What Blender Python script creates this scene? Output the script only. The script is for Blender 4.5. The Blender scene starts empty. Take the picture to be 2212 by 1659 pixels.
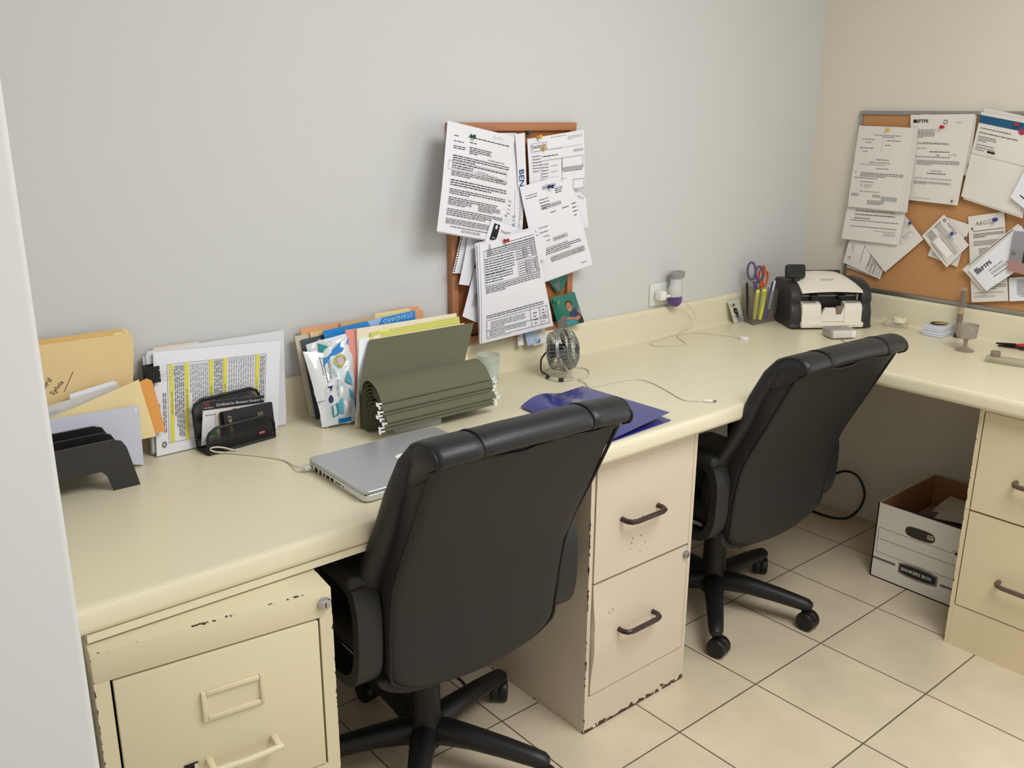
import bpy, bmesh, math, random
from mathutils import Vector, Matrix
random.seed(7)
C = bpy.context.scene.collection
PI = math.pi
R = math.radians

# ------------------------------------------------------------------ materials
def lin(c):
    return tuple(((x/255)/12.92 if x/255 <= .04045 else ((x/255+.055)/1.055)**2.4) for x in c)+(1,)

MATS = {}
def mat(name, col, rough=.5, metal=0, var=0, vscale=8, bump=0, bscale=200, spec=.5, trans=0, alpha=1, ior=1.45, coat=0):
    if name in MATS: return MATS[name]
    m = bpy.data.materials.new(name); m.use_nodes = True
    nt = m.node_tree; b = nt.nodes['Principled BSDF']
    c = lin(col)
    b.inputs['Base Color'].default_value = c
    b.inputs['Roughness'].default_value = rough
    b.inputs['Metallic'].default_value = metal
    b.inputs['Specular IOR Level'].default_value = spec
    b.inputs['Transmission Weight'].default_value = trans
    b.inputs['Alpha'].default_value = alpha
    b.inputs['IOR'].default_value = ior
    b.inputs['Coat Weight'].default_value = coat
    tc = nt.nodes.new('ShaderNodeTexCoord')
    if var:
        n = nt.nodes.new('ShaderNodeTexNoise'); n.inputs['Scale'].default_value = vscale; n.inputs['Detail'].default_value = 4
        nt.links.new(tc.outputs['Object'], n.inputs['Vector'])
        r = nt.nodes.new('ShaderNodeMapRange'); r.inputs[3].default_value = 1-var; r.inputs[4].default_value = 1+var
        nt.links.new(n.outputs['Fac'], r.inputs[0])
        v = nt.nodes.new('ShaderNodeVectorMath'); v.operation = 'SCALE'; v.inputs[0].default_value = c[:3]
        nt.links.new(r.outputs[0], v.inputs['Scale']); nt.links.new(v.outputs[0], b.inputs['Base Color'])
    if bump:
        n2 = nt.nodes.new('ShaderNodeTexNoise'); n2.inputs['Scale'].default_value = bscale; n2.inputs['Detail'].default_value = 3
        nt.links.new(tc.outputs['Object'], n2.inputs['Vector'])
        bp = nt.nodes.new('ShaderNodeBump'); bp.inputs['Strength'].default_value = bump; bp.inputs['Distance'].default_value = .002
        nt.links.new(n2.outputs['Fac'], bp.inputs['Height']); nt.links.new(bp.outputs[0], b.inputs['Normal'])
    MATS[name] = m
    return m

def node_math(nt, op, a, b=None):
    n = nt.nodes.new('ShaderNodeMath'); n.operation = op
    for i, x in enumerate((a, b)):
        if x is None: continue
        if isinstance(x, (int, float)): n.inputs[i].default_value = x
        else: nt.links.new(x, n.inputs[i])
    return n.outputs[0]

def enamel(name, col, edges, chip=(70, 45, 35), seed=0.0, nscale=60):
    """painted steel; paint is chipped to rusty metal along the given local edges (axis, pos, axis, pos, width)"""
    m = mat(name, col, .38, var=.035, vscale=5)
    nt = m.node_tree; b = nt.nodes['Principled BSDF']
    src = b.inputs['Base Color'].links[0].from_socket
    tc = nt.nodes.new('ShaderNodeTexCoord'); sep = nt.nodes.new('ShaderNodeSeparateXYZ')
    nt.links.new(tc.outputs['Object'], sep.inputs[0])
    nz = nt.nodes.new('ShaderNodeTexNoise'); nz.inputs['Scale'].default_value = nscale; nz.inputs['Detail'].default_value = 6; nz.noise_dimensions = '4D'
    nz.inputs['W'].default_value = seed
    nt.links.new(tc.outputs['Object'], nz.inputs['Vector'])
    tot = None
    for (a0, p0, a1, p1, w, *thr) in edges:
        d0 = node_math(nt, 'ABSOLUTE', node_math(nt, 'SUBTRACT', sep.outputs[a0], p0))
        if a1 is not None:
            d1 = node_math(nt, 'ABSOLUTE', node_math(nt, 'SUBTRACT', sep.outputs[a1], p1))
            d0 = node_math(nt, 'MAXIMUM', d0, d1)
        lim = node_math(nt, 'MULTIPLY', node_math(nt, 'SUBTRACT', nz.outputs['Fac'], thr[0] if thr else .53), w*11)
        k = node_math(nt, 'LESS_THAN', d0, lim)
        tot = k if tot is None else node_math(nt, 'MAXIMUM', tot, k)
    mx = nt.nodes.new('ShaderNodeMix'); mx.data_type = 'RGBA'
    nt.links.new(tot, mx.inputs[0]); nt.links.new(src, mx.inputs[6]); mx.inputs[7].default_value = lin(chip)
    nt.links.new(mx.outputs[2], b.inputs['Base Color'])
    return m

def floor_mat():
    m = bpy.data.materials.new('ceramic_floor_tile'); m.use_nodes = True
    nt = m.node_tree; b = nt.nodes['Principled BSDF']
    tc = nt.nodes.new('ShaderNodeTexCoord'); mp = nt.nodes.new('ShaderNodeMapping')
    mp.inputs['Location'].default_value = (1.553, .763, 0)
    nt.links.new(tc.outputs['Object'], mp.inputs['Vector'])
    br = nt.nodes.new('ShaderNodeTexBrick'); br.offset = 0; br.squash = 1
    br.inputs['Scale'].default_value = 1; br.inputs['Brick Width'].default_value = .32; br.inputs['Row Height'].default_value = .32
    br.inputs['Mortar Size'].default_value = .0024; br.inputs['Mortar Smooth'].default_value = .2; br.inputs['Bias'].default_value = 0
    br.inputs['Color1'].default_value = lin((218, 203, 177)); br.inputs['Color2'].default_value = lin((213, 198, 173)); br.inputs['Mortar'].default_value = lin((112, 98, 80))
    nt.links.new(mp.outputs[0], br.inputs['Vector'])
    n = nt.nodes.new('ShaderNodeTexNoise'); n.inputs['Scale'].default_value = 4.5; n.inputs['Detail'].default_value = 6; n.inputs['Roughness'].default_value = .55
    nt.links.new(mp.outputs[0], n.inputs['Vector'])
    r = nt.nodes.new('ShaderNodeMapRange'); r.inputs[1].default_value = .3; r.inputs[2].default_value = .7; r.inputs[3].default_value = .9; r.inputs[4].default_value = 1.09
    nt.links.new(n.outputs['Fac'], r.inputs[0])
    v = nt.nodes.new('ShaderNodeVectorMath'); v.operation = 'SCALE'
    nt.links.new(br.outputs['Color'], v.inputs[0]); nt.links.new(r.outputs[0], v.inputs['Scale'])
    nt.links.new(v.outputs[0], b.inputs['Base Color'])
    b.inputs['Roughness'].default_value = .3
    bp = nt.nodes.new('ShaderNodeBump'); bp.inputs['Strength'].default_value = .5; bp.inputs['Distance'].default_value = .002; bp.invert = True
    nt.links.new(br.outputs['Fac'], bp.inputs['Height']); nt.links.new(bp.outputs[0], b.inputs['Normal'])
    return m

def cork_mat(name, col, s=1.0):
    m = mat(name, col, .9, var=.1, vscale=160, bump=.25, bscale=400)
    return m

def mesh_mat():
    m = mat('black_wire_mesh', (30, 28, 30), .45)
    nt = m.node_tree; b = nt.nodes['Principled BSDF']
    tc = nt.nodes.new('ShaderNodeTexCoord'); vo = nt.nodes.new('ShaderNodeTexVoronoi'); vo.inputs['Scale'].default_value = 420
    vo.inputs['Randomness'].default_value = 0
    nt.links.new(tc.outputs['Object'], vo.inputs['Vector'])
    k = node_math(nt, 'GREATER_THAN', vo.outputs['Distance'], .46)
    nt.links.new(node_math(nt, 'MAXIMUM', k, .30), b.inputs['Alpha'])
    return m

wall_m = mat('matte_wall_paint', (209, 210, 209), .62, var=.012, vscale=3, bump=.10, bscale=260, spec=.3)
floor_m = floor_mat()
lam = mat('cream_laminate', (225, 217, 189), .32, var=.02, vscale=60, spec=.45)
leather = mat('black_leather', (30, 30, 32), .42, var=.08, vscale=30, bump=.22, bscale=420, spec=.5)
leather2 = mat('black_back_vinyl', (37, 35, 35), .55, var=.06, vscale=6, bump=.25, bscale=600, spec=.45)
blackp = mat('black_plastic', (26, 25, 26), .45)
blackp2 = mat('black_moulded_plastic', (36, 36, 36), .5, bump=.15, bscale=700)
seam_m = mat('black_piping', (14, 14, 15), .5)
chrome = mat('chrome', (190, 190, 192), .25, 1)
alum = mat('brushed_aluminium', (168, 166, 162), .42, .85, var=.04, vscale=40)
greymetal = mat('grey_painted_wire', (146, 148, 146), .35, .5)
silver = mat('anodised_silver', (188, 191, 196), .36, .55)
silver_w = mat('pale_silver_edge', (216, 218, 214), .35, .2)
brownh = mat('dark_brown_handle', (62, 44, 42), .28)
white_pl = mat('white_plastic', (236, 234, 230), .35)
cable_m = mat('white_cable', (214, 208, 192), .45)
black_cab = mat('black_cable', (24, 18, 18), .5)
brown_cab = mat('brown_cable', (52, 34, 30), .5)
ink = mat('black_ink', (52, 52, 58), .8)
ink2 = mat('grey_ink', (112, 112, 118), .8)
ink3 = mat('pale_grey_ink', (170, 170, 174), .8)
paper_m = mat('white_paper', (232, 232, 238), .8, var=.015, vscale=20)
paper_w = mat('warm_white_paper', (226, 221, 214), .8, var=.015, vscale=20)

# ------------------------------------------------------------------ mesh builder
class MB:
    def __init__(s): s.v = []; s.f = []; s.m = []; s.sm = []
    def add(s, vs, fs, mi=0, smooth=False, M=None):
        o = len(s.v)
        for p in vs:
            p = Vector(p)
            s.v.append(M @ p if M else p)
        for f in fs:
            s.f.append([o+i for i in f]); s.m.append(mi); s.sm.append(smooth)
        return s
    def box(s, c, d, mi=0, M=None, bev=0, seg=2):
        x, y, z = d[0]/2, d[1]/2, d[2]/2
        if bev:
            bm = bmesh.new(); bmesh.ops.create_cube(bm, size=1)
            for v in bm.verts: v.co = Vector((v.co.x*d[0], v.co.y*d[1], v.co.z*d[2]))
            bmesh.ops.bevel(bm, geom=bm.edges[:], offset=min(bev, min(d)*.49), segments=seg, profile=.5, affect='EDGES')
            bm.verts.index_update()
            vs = [Vector(c)+v.co for v in bm.verts]; fs = [[v.index for v in f.verts] for f in bm.faces]
            bm.free(); return s.add(vs, fs, mi, True, M)
        vs = [(c[0]+i*x, c[1]+j*y, c[2]+k*z) for k in (-1, 1) for j in (-1, 1) for i in (-1, 1)]
        return s.add(vs, [(0, 2, 3, 1), (4, 5, 7, 6), (0, 1, 5, 4), (2, 6, 7, 3), (0, 4, 6, 2), (1, 3, 7, 5)], mi, False, M)
    def loft(s, rings, mi=0, cap=True, smooth=True, M=None, closed=True):
        n = len(rings[0]); vs = [p for r in rings for p in r]; fs = []
        for i in range(len(rings)-1):
            for j in range(n if closed else n-1):
                k = (j+1) % n
                fs.append((i*n+j, i*n+k, (i+1)*n+k, (i+1)*n+j))
        s.add(vs, fs, mi, smooth, M)
        if cap:
            s.add(rings[0], [list(range(n))[::-1]], mi, False, M); s.add(rings[-1], [list(range(n))], mi, False, M)
        return s
    def tube(s, pts, r, n=8, mi=0, cap=True, M=None, flat=None, closed=False, up=None):
        pts = [Vector(p) for p in pts]; rings = []
        N = len(pts); prev = None
        for i, p in enumerate(pts):
            if closed: t = pts[(i+1) % N]-pts[i-1]
            else: t = pts[min(i+1, N-1)]-pts[max(i-1, 0)]
            t.normalize()
            if up is not None: a = Vector(up).cross(t)
            elif prev is None:
                a = t.cross(Vector((0, 0, 1)))
                if a.length < .1: a = t.cross(Vector((1, 0, 0)))
            else: a = prev-t*prev.dot(t)
            a.normalize(); prev = a; b = t.cross(a)
            rr = r[i] if isinstance(r, (list, tuple)) else r
            rb = rr if flat is None else (flat[i] if isinstance(flat, (list, tuple)) else flat)
            rings.append([p+a*rr*math.cos(2*PI*k/n)+b*rb*math.sin(2*PI*k/n) for k in range(n)])
        if closed: rings.append(rings[0]); cap = False
        return s.loft(rings, mi, cap, True, M)
    def lathe(s, prof, n=20, mi=0, M=None, cap=False):
        rings = [[(r*math.cos(2*PI*k/n), r*math.sin(2*PI*k/n), z) for k in range(n)] for r, z in prof]
        return s.loft(rings, mi, cap, True, M)
    def cyl(s, p0, p1, r, n=16, mi=0, r1=None):
        return s.tube([p0, p1], [r, r if r1 is None else r1], n, mi)
    def prism(s, poly, h, mi=0, M=None, smooth=False):
        """polygon in xy extruded from z=0 to z=h"""
        n = len(poly)
        vs = [(x, y, 0) for x, y in poly]+[(x, y, h) for x, y in poly]
        fs = [list(range(n))[::-1], list(range(n, 2*n))]
        s.add(vs, fs, mi, False, M)
        return s.add(vs, [(i, (i+1) % n, n+(i+1) % n, n+i) for i in range(n)], mi, smooth, M)
    def ball(s, c, r, mi=0, n=12, M=None):
        rx, ry, rz = (r, r, r) if isinstance(r, (int, float)) else r
        rings = []
        for i in range(n//2+1):
            a = -PI/2+PI*i/(n//2); q = max(math.cos(a), .01)
            rings.append([(c[0]+rx*q*math.cos(2*PI*k/n), c[1]+ry*q*math.sin(2*PI*k/n), c[2]+rz*math.sin(a)) for k in range(n)])
        return s.loft(rings, mi, True, True, M)
    def build(s, name, mats, parent=None, loc=None, rz=0, angle=35):
        me = bpy.data.meshes.new(name)
        me.from_pydata([tuple(v) for v in s.v], [], s.f)
        me.polygons.foreach_set('material_index', s.m); me.polygons.foreach_set('use_smooth', s.sm)
        if not isinstance(mats, (list, tuple)): mats = [mats]
        for m in mats: me.materials.append(m)
        bm = bmesh.new(); bm.from_mesh(me); bmesh.ops.remove_doubles(bm, verts=bm.verts, dist=1e-5)
        bmesh.ops.recalc_face_normals(bm, faces=bm.faces) if not getattr(s, 'keep', False) else None
        bm.to_mesh(me); bm.free()
        try: me.set_sharp_from_angle(angle=R(angle))
        except Exception: pass
        o = bpy.data.objects.new(name, me); C.objects.link(o)
        if parent: o.parent = parent
        if loc: o.location = loc
        if rz: o.rotation_euler.z = rz
        return o

def tag(o, label=None, cat=None, group=None, kind=None):
    if label: o['label'] = label
    if cat: o['category'] = cat
    if group: o['group'] = group
    if kind: o['kind'] = kind
    return o
def thing(name, label, cat, loc=(0, 0, 0), rz=0, group=None):
    o = bpy.data.objects.new(name, None); C.objects.link(o); o.empty_display_size = .05
    o.location = loc; o.rotation_euler.z = rz
    return tag(o, label, cat, group)
def copy_tree(o, parent=None):
    c = o.copy(); C.objects.link(c); c.parent = parent
    for ch in list(o.children): copy_tree(ch, c)
    return c
def spline(pts, n=8, closed=False):
    P = [Vector(p) for p in pts]; out = []; N = len(P)
    for i in range(N if closed else N-1):
        a, b, c, d = (P[(i-1) % N], P[i], P[(i+1) % N], P[(i+2) % N]) if closed else (P[max(i-1, 0)], P[i], P[i+1], P[min(i+2, N-1)])
        for k in range(n):
            t = k/n
            out.append(.5*((2*b)+(c-a)*t+(2*a-5*b+4*c-d)*t*t+(3*b-a-3*c+d)*t**3))
    if not closed: out.append(P[-1])
    return out
def rrect(w, h, r, n=4, cx=0, cy=0):
    pts = []
    for sx, sy, a0 in ((1, 1, 0), (-1, 1, 90), (-1, -1, 180), (1, -1, 270)):
        for k in range(n+1):
            a = R(a0+90*k/n); pts.append((cx+sx*(w/2-r)+r*math.cos(a), cy+sy*(h/2-r)+r*math.sin(a)))
    return pts

# ------------------------------------------------------------------ lettering and printed sheets
_gl = {}
def glyphs(text, bold=0.0):
    k = (text, bold)
    if k in _gl: return _gl[k]
    cu = bpy.data.curves.new('lettering', 'FONT'); cu.body = text; cu.resolution_u = 2; cu.offset = bold
    ob = bpy.data.objects.new('lettering', cu); C.objects.link(ob)
    dg = bpy.context.evaluated_depsgraph_get(); dg.update()
    me = bpy.data.meshes.new_from_object(ob.evaluated_get(dg))
    vs = [(v.co.x, v.co.y) for v in me.vertices]; fs = [list(p.vertices) for p in me.polygons]
    bpy.data.objects.remove(ob); bpy.data.curves.remove(cu); bpy.data.meshes.remove(me)
    w = max([x for x, y in vs] or [0])
    _gl[k] = (vs, fs, w); return _gl[k]

def words(u0, u1, rnd, wmin=.02, wmax=.07, gap=.010):
    u = u0; out = []
    while u < u1-.01:
        w = min(rnd.uniform(wmin, wmax), u1-u); out.append((u, u+w)); u += w+gap
    return out

def sheet(mb, S, marks, cols, thick=.0005, nu=8, nv=8, off=.0005):
    """a bent sheet: S(u,v)->point, u right, v down; marks are printed on its front"""
    def nrm(u, v):
        e = .01
        du = S(min(u+e, 1), v)-S(max(u-e, 0), v); dv = S(u, min(v+e, 1))-S(u, max(v-e, 0))
        return dv.cross(du).normalized()
    g = [[S(i/nu, j/nv) for i in range(nu+1)] for j in range(nv+1)]
    ng = [[nrm(i/nu, j/nv) for i in range(nu+1)] for j in range(nv+1)]
    n1 = nu+1
    fr = [p for row in g for p in row]
    bk = [g[j][i]-ng[j][i]*thick for j in range(nv+1) for i in range(nu+1)]
    q = [(j*n1+i, (j+1)*n1+i, (j+1)*n1+i+1, j*n1+i+1) for j in range(nv) for i in range(nu)]
    N = len(fr)
    mb.add(fr+bk, q, 0, True)
    o = len(mb.v)-2*N
    def ext(f, sm): mb.f.append([o+k for k in f]); mb.m.append(0); mb.sm.append(sm)
    for f in q: ext([N+k for k in f[::-1]], True)
    rim = [i for i in range(n1)]+[j*n1+nu for j in range(1, nv+1)]+[nv*n1+i for i in range(nu-1, -1, -1)]+[j*n1 for j in range(nv-1, 0, -1)]
    for a, b in zip(rim, rim[1:]+rim[:1]): ext([a, b, N+b, N+a], False)
    W = (S(1, .5)-S(0, .5)).length; H = (S(.5, 1)-S(.5, 0)).length
    cnt = [0]
    def put(poly, fs, c):
        cnt[0] += 1
        d = off+.00005*min(cnt[0], 30)
        pts = []
        for u, v in poly:
            u = min(max(u, 0), 1); v = min(max(v, 0), 1); pts.append(S(u, v)+nrm(u, v)*d)
        if c not in cols: cols.append(c)
        mb.add(pts, fs, cols.index(c), True)
    def rect(u0, u1, v0, v1, c):
        a = max(1, int(abs(u1-u0)/.12+.99)); b = max(1, int(abs(v1-v0)/.12+.99))
        pts = [(u0+(u1-u0)*i/a, v0+(v1-v0)*j/b) for j in range(b+1) for i in range(a+1)]
        put(pts, [(j*(a+1)+i, (j+1)*(a+1)+i, (j+1)*(a+1)+i+1, j*(a+1)+i+1) for j in range(b) for i in range(a)], c)
    rnd = random.Random(int(W*1e5)+int(H*1e4))
    for mk in marks:
        k = mk[0]
        if k == 'R': rect(*mk[1:5], mk[5])
        elif k == 'P':      # paragraph u0 u1 v0 v1 lines colour
            _, u0, u1, v0, v1, n, c = mk
            dv = (v1-v0)/n
            for i in range(n):
                e = u1 if i < n-1 or n < 3 else u0+(u1-u0)*rnd.uniform(.3, .8)
                th = min(.36*dv, .0022/H); vm = v0+dv*(i+.5)
                for a, b in words(u0, e, rnd): rect(a, b, vm-th/2, vm+th/2, c)
        elif k == 'PV':     # lines running vertically (sheet printed sideways)
            _, u0, u1, v0, v1, n, c = mk
            du = (u1-u0)/n
            for i in range(n):
                for a, b in words(v0, v1 if rnd.random() < .7 else v0+(v1-v0)*rnd.uniform(.4, 1), rnd): rect(u0+du*(i+.5)-min(.2*du, .0011/W), u0+du*(i+.5)+min(.2*du, .0011/W), a, b, c)
        elif k == 'T':      # text u v height colour [angle bold]
            _, s, u, v, h, c = mk[:6]; ang = R(mk[6]) if len(mk) > 6 else 0; bd = mk[7] if len(mk) > 7 else 0
            vs, fs, w = glyphs(s, bd); ca, sa = math.cos(ang), math.sin(ang)
            h = h/.7
            put([(u+(x*ca-y*sa)*h/W, v-(x*sa+y*ca)*h/H) for x, y in vs], [f[::-1] for f in fs], c)
        elif k == 'E':      # ellipse
            _, u, v, ru, rv, c = mk
            put([(u+ru*math.cos(2*PI*i/16), v-rv*math.sin(2*PI*i/16)) for i in range(16)], [list(range(16))[::-1]], c)
        elif k == 'O':      # ring
            _, u, v, ru, rv, t, c = mk
            pts = [(u+ru*f*math.cos(2*PI*i/16), v-rv*f*math.sin(2*PI*i/16)) for f in (1, 1-t) for i in range(16)]
            put(pts, [(i, 16+i, 16+(i+1) % 16, (i+1) % 16) for i in range(16)], c)
        elif k == 'G': put(mk[1], [list(range(len(mk[1])))], mk[2])
        elif k == 'F':      # frame
            _, u0, u1, v0, v1, t, c = mk
            tu, tv = t/W, t/H
            rect(u0, u1, v0, v0+tv, c); rect(u0, u1, v1-tv, v1, c); rect(u0, u0+tu, v0, v1, c); rect(u1-tu, u1, v0, v1, c)
        elif k == 'S':      # stroke polyline (u,v) width in metres
            _, pl, t, c = mk
            for (a, b), (e, f) in zip(pl, pl[1:]):
                dx, dy = (e-a)*W, (f-b)*H; L = math.hypot(dx, dy) or 1
                nx, ny = -dy/L*t/2/W, dx/L*t/2/H
                put([(a+nx, b+ny), (a-nx, b-ny), (e-nx, f-ny), (e+nx, f+ny)], [(0, 1, 2, 3)], c)

def quadS(c, bulge=0, curl=0):
    """bilinear patch through four corners (top-left, top-right, bottom-right, bottom-left); bulge pushes the middle out"""
    a, b, d, e = [Vector(x) for x in c]
    n = (e-a).cross(b-a).normalized()
    def S(u, v):
        p = (a*(1-u)+b*u)*(1-v)+(e*(1-u)+d*u)*v
        return p+n*(bulge*math.sin(PI*u)*math.sin(PI*v)+curl*math.sin(2*PI*(u*.8+v*.35))*.5*math.sin(PI*v))
    return S
def paper(name, label, cat, corners, marks=(), m=None, bulge=.004, curl=.002, thick=.0005, group=None, extra=(), parent=None):
    """one printed sheet (or a stapled pack: extra = offsets of further leaves behind)"""
    ctr = sum((Vector(c) for c in corners), Vector())/4
    cs = [Vector(c)-ctr for c in corners]
    S = quadS(cs, bulge, curl); cols = [m or paper_m]; mb = MB(); mb.keep = True
    sheet(mb, S, marks, cols, thick)
    n = (cs[3]-cs[0]).cross(cs[1]-cs[0]).normalized()
    for k, (du, dv, dr) in enumerate(extra):
        U = (cs[1]-cs[0]).normalized(); V = (cs[3]-cs[0]).normalized()
        c2 = [p+U*(du+(dr if i > 1 else 0))+V*dv-n*.0022*(k+1) for i, p in enumerate(cs)]
        sheet(mb, quadS(c2, bulge, curl), (), cols, thick)
    o = mb.build(name, cols, parent, ctr)
    return tag(o, label, cat, group)

# ------------------------------------------------------------------ setting
ZT = .781
def struct(name, mb, m): return tag(mb.build(name, m), kind='structure')
struct('floor', MB().box((-2.2, -2.5, -.03), (4.6, 5.4, .06)), floor_m)
struct('wall_back', MB().box((-2.2, .06, 1.3), (4.6, .12, 2.6)), wall_m)
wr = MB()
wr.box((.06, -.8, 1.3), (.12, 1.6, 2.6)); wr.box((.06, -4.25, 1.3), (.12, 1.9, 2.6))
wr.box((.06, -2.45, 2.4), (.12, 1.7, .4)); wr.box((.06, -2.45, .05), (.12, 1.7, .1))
struct('wall_right', wr, mat('bounce_tinted_wall_paint', (222, 215, 200), .62, var=.012, vscale=3, bump=.10, bscale=260, spec=.3))  # warm bounce light on this wall is put into its base colour
struct('ceiling', MB().box((-2.2, -2.5, 2.63), (4.6, 5.4, .06)), wall_m)
wl = MB(); wl.box((-3.32, -.45, 1.3), (.80, .90, 2.6), bev=.008, seg=3)
struct('wall_left', wl, wall_m)
wf = MB()
for y in (-1.62, -2.45, -3.28): wf.box((.06, y, 1.15), (.05, .05, 2.1))
for z in (.125, 2.175): wf.box((.06, -2.45, z), (.05, 1.7, .05))
struct('window_1', wf, alum)

added_lampf = thing('added_ceiling_lamp', 'square flat frame of an unseen lamp added above the middle of the room', 'added lamp', (-1.6, -2.0, 2.6))  # unseen lamp, added to strengthen the light from above
b = MB()
for (cx, cy, sx, sy) in ((0, -.62, 1.28, .04), (0, .62, 1.28, .04), (-.62, 0, .04, 1.2), (.62, 0, .04, 1.2)): b.box((cx, cy, -.02), (sx, sy, .04))
b.build('added_lamp_frame', alum, added_lampf)

# ------------------------------------------------------------------ countertop
ct = thing('countertop', 'cream L-shaped laminate countertop running along both walls', 'countertop', (0, 0, ZT))
FY, FX, LX, RY = .655, .662, -2.869, -1.62
def bull(d):
    """profile (distance from wall, height) of the worktop, front edge at d"""
    p = [(0, 0), (d-.030, 0), (d-.018, .0008), (d-.010, .0008), (d-.005, -.0012), (d-.0022, -.0055), (d-.0012, -.012), (d, -.030), (d-.0012, -.037), (d-.005, -.0415), (d-.010, -.0435), (0, -.0435)]
    return p
prof = bull(FY)
wt = MB()
k = FX/FY
wt.loft([[(LX, -d, z) for d, z in prof], [(-d*k, -d, z) for d, z in prof]], 0)
wt.loft([[(-d*k, -d, z) for d, z in prof], [(-d*k, RY, z) for d, z in prof]], 0)
wt.build('worktop', lam, ct)
bs = [(0.001, -.01), (.034, -.0002), (.027, .002), (.0215, .006), (.019, .014), (.0185, .085), (.017, .093), (.012, .0985), (.006, .0993), (0.001, .0993)]
b1 = MB(); b1.loft([[(LX, -d, z) for d, z in bs], [(-d, -d, z) for d, z in bs]], 0); b1.build('backsplash', lam, ct)
b2 = MB(); b2.loft([[(-d, -d, z) for d, z in bs], [(-d, RY, z) for d, z in bs]], 0); b2.build('backsplash', lam, ct)
MB().box((-2.56, -.641, -.0505), (.60, .018, .0138)).build('apron_strip', lam, ct)

# ------------------------------------------------------------------ filing cabinets
def u_handle(mb, cx, y, z, w, r, so=.034, mi=0, tilt=0):
    pts = [(cx-w/2, y, z), (cx-w/2, y-so*.55, z), (cx-w/2+.006, y-so*.86, z), (cx-w/2+.02, y-so, z), (cx+w/2-.02, y-so, z), (cx+w/2-.006, y-so*.86, z), (cx+w/2, y-so*.55, z), (cx+w/2, y, z)]
    mb.tube(pts, r, 10, mi)
def lock(mb, x, y, z, r=.009):
    M = Matrix.Translation((x, y, z)) @ Matrix.Rotation(PI/2, 4, 'X')
    mb.lathe([(0, 0), (r*1.15, 0), (r*1.15, .003), (r, .007), (r*.7, .0085), (0, .0085)], 16, 0, M)
    mb.box((x, y-.0088, z), (.0016, .001, r*.9), 1)
dark = mat('dark_gap', (32, 26, 22), .9)
def cabinet_two(label, loc, rz, W, D, H, col, nm, ph, edges):
    t = thing('filing_cabinet', label, 'filing cabinet', loc, rz)
    en = enamel(nm, col, edges)
    w = .012; y0 = -D/2
    b = MB()
    b.box((-W/2+w/2, 0, H/2), (w, D, H)); b.box((W/2-w/2, 0, H/2), (w, D, H))
    b.box((0, D/2-.004, H/2), (W-2*w, .008, H)); b.box((0, 0, H-.006), (W-2*w, D, .012))
    b.box((0, .006, .05), (W-2*w, D-.012, .10))
    b.box((0, y0+.0035, ph/2), (W-2*w+.0005, .007, ph))
    b.box((0, .03, H/2), (W-2*w-.004, D-.09, H-.03), 1)
    b.build('body', [en, dark], t)
    return t, en, y0
def drawer(t, en, W, y0, z0, z1, hcol, hw, hz, hx=0, warp=0, hr=.0068, marks=()):
    d = MB(); w = W-.024-.008
    cs = [(-w/2, y0-.002, z1), (w/2, y0-.002, z1), (w/2, y0-.002, z0), (-w/2, y0-.002, z0)]
    n = 10
    def S(u, v):
        p = Vector((-w/2+w*u, y0-.002, z1+(z0-z1)*v))
        if warp: p.y -= warp*math.exp(-((u-0)**2)/.05)*math.sin(PI*min(1, v*1.05))**2-.4*warp*math.exp(-((u-.05)**2+(v-.45)**2)/.006)
        return p
    cols = [en]; d.keep = True
    sheet(d, S, marks, cols, .018, 14, 14, .0003)
    o = d.build('drawer', cols, t)
    h = MB(); u_handle(h, hx, y0-.001, hz, hw, hr); h.build('handle', hcol, o)
    return o
scr = mat('dark_scratch', (60, 48, 44), .8)
def scratches(n, u0, u1, v0, v1, s):
    r = random.Random(s); out = []
    for _ in range(n):
        u, v = r.uniform(u0, u1), r.uniform(v0, v1); a = r.uniform(.006, .02)
        out.append(('S', [(u, v), (u+r.uniform(-.008, .008), v+a)], .0014, scr))
    return out
# middle cabinet
W, D, H = .381, .58, .7365
t2, en2, y0 = cabinet_two('cream filing cabinet between the two office chairs, rusty along its bottom edge', (-1.5575, -.6146+D/2, 0), 0, W, D, H, (214, 200, 180), 'pinkish_cream_enamel', .103,
    [(1, -D/2, 2, 0.002, .0065, .40), (2, 0, 0, -.1905, .004), (0, -.1905, 1, -D/2, .0022)])
m2 = scratches(7, .30, .55, .72, .90, 3)+[('S', [(.47, .56), (.475, .585), (.462, .60)], .0015, scr)]
d = drawer(t2, en2, W, y0, .418, .722, brownh, .13, .562, -.02, 0, marks=m2)
d = drawer(t2, en2, W, y0, .107, .411, brownh, .13, .262, -.017, .012, marks=scratches(3, .05, .2, .2, .3, 5))
lk = MB(); lock(lk, .1665, y0-.003, .388); lk.build('lock', [mat('grey_lock', (150, 150, 148), .35, .6), dark], t2)
# right cabinet (faces the room from the right wall)
H3 = .7365; D3 = .55
t3, en3, y3 = cabinet_two('pale yellow filing cabinet under the right countertop beside the cardboard box', (-.62+D3/2, -.991-.1905, 0), -PI/2, W, D3, H3, (224, 210, 174), 'yellow_cream_enamel', .131,
    [(0, -.1905, 1, -D3/2, .0018), (1, -D3/2, 2, .43, .0012)])
drawer(t3, en3, W, y3, .434, .724, mat('grey_brown_handle', (96, 82, 74), .35), .135, .55, 0)
drawer(t3, en3, W, y3, .135, .428, MATS['grey_brown_handle'], .135, .25, 0)
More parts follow.
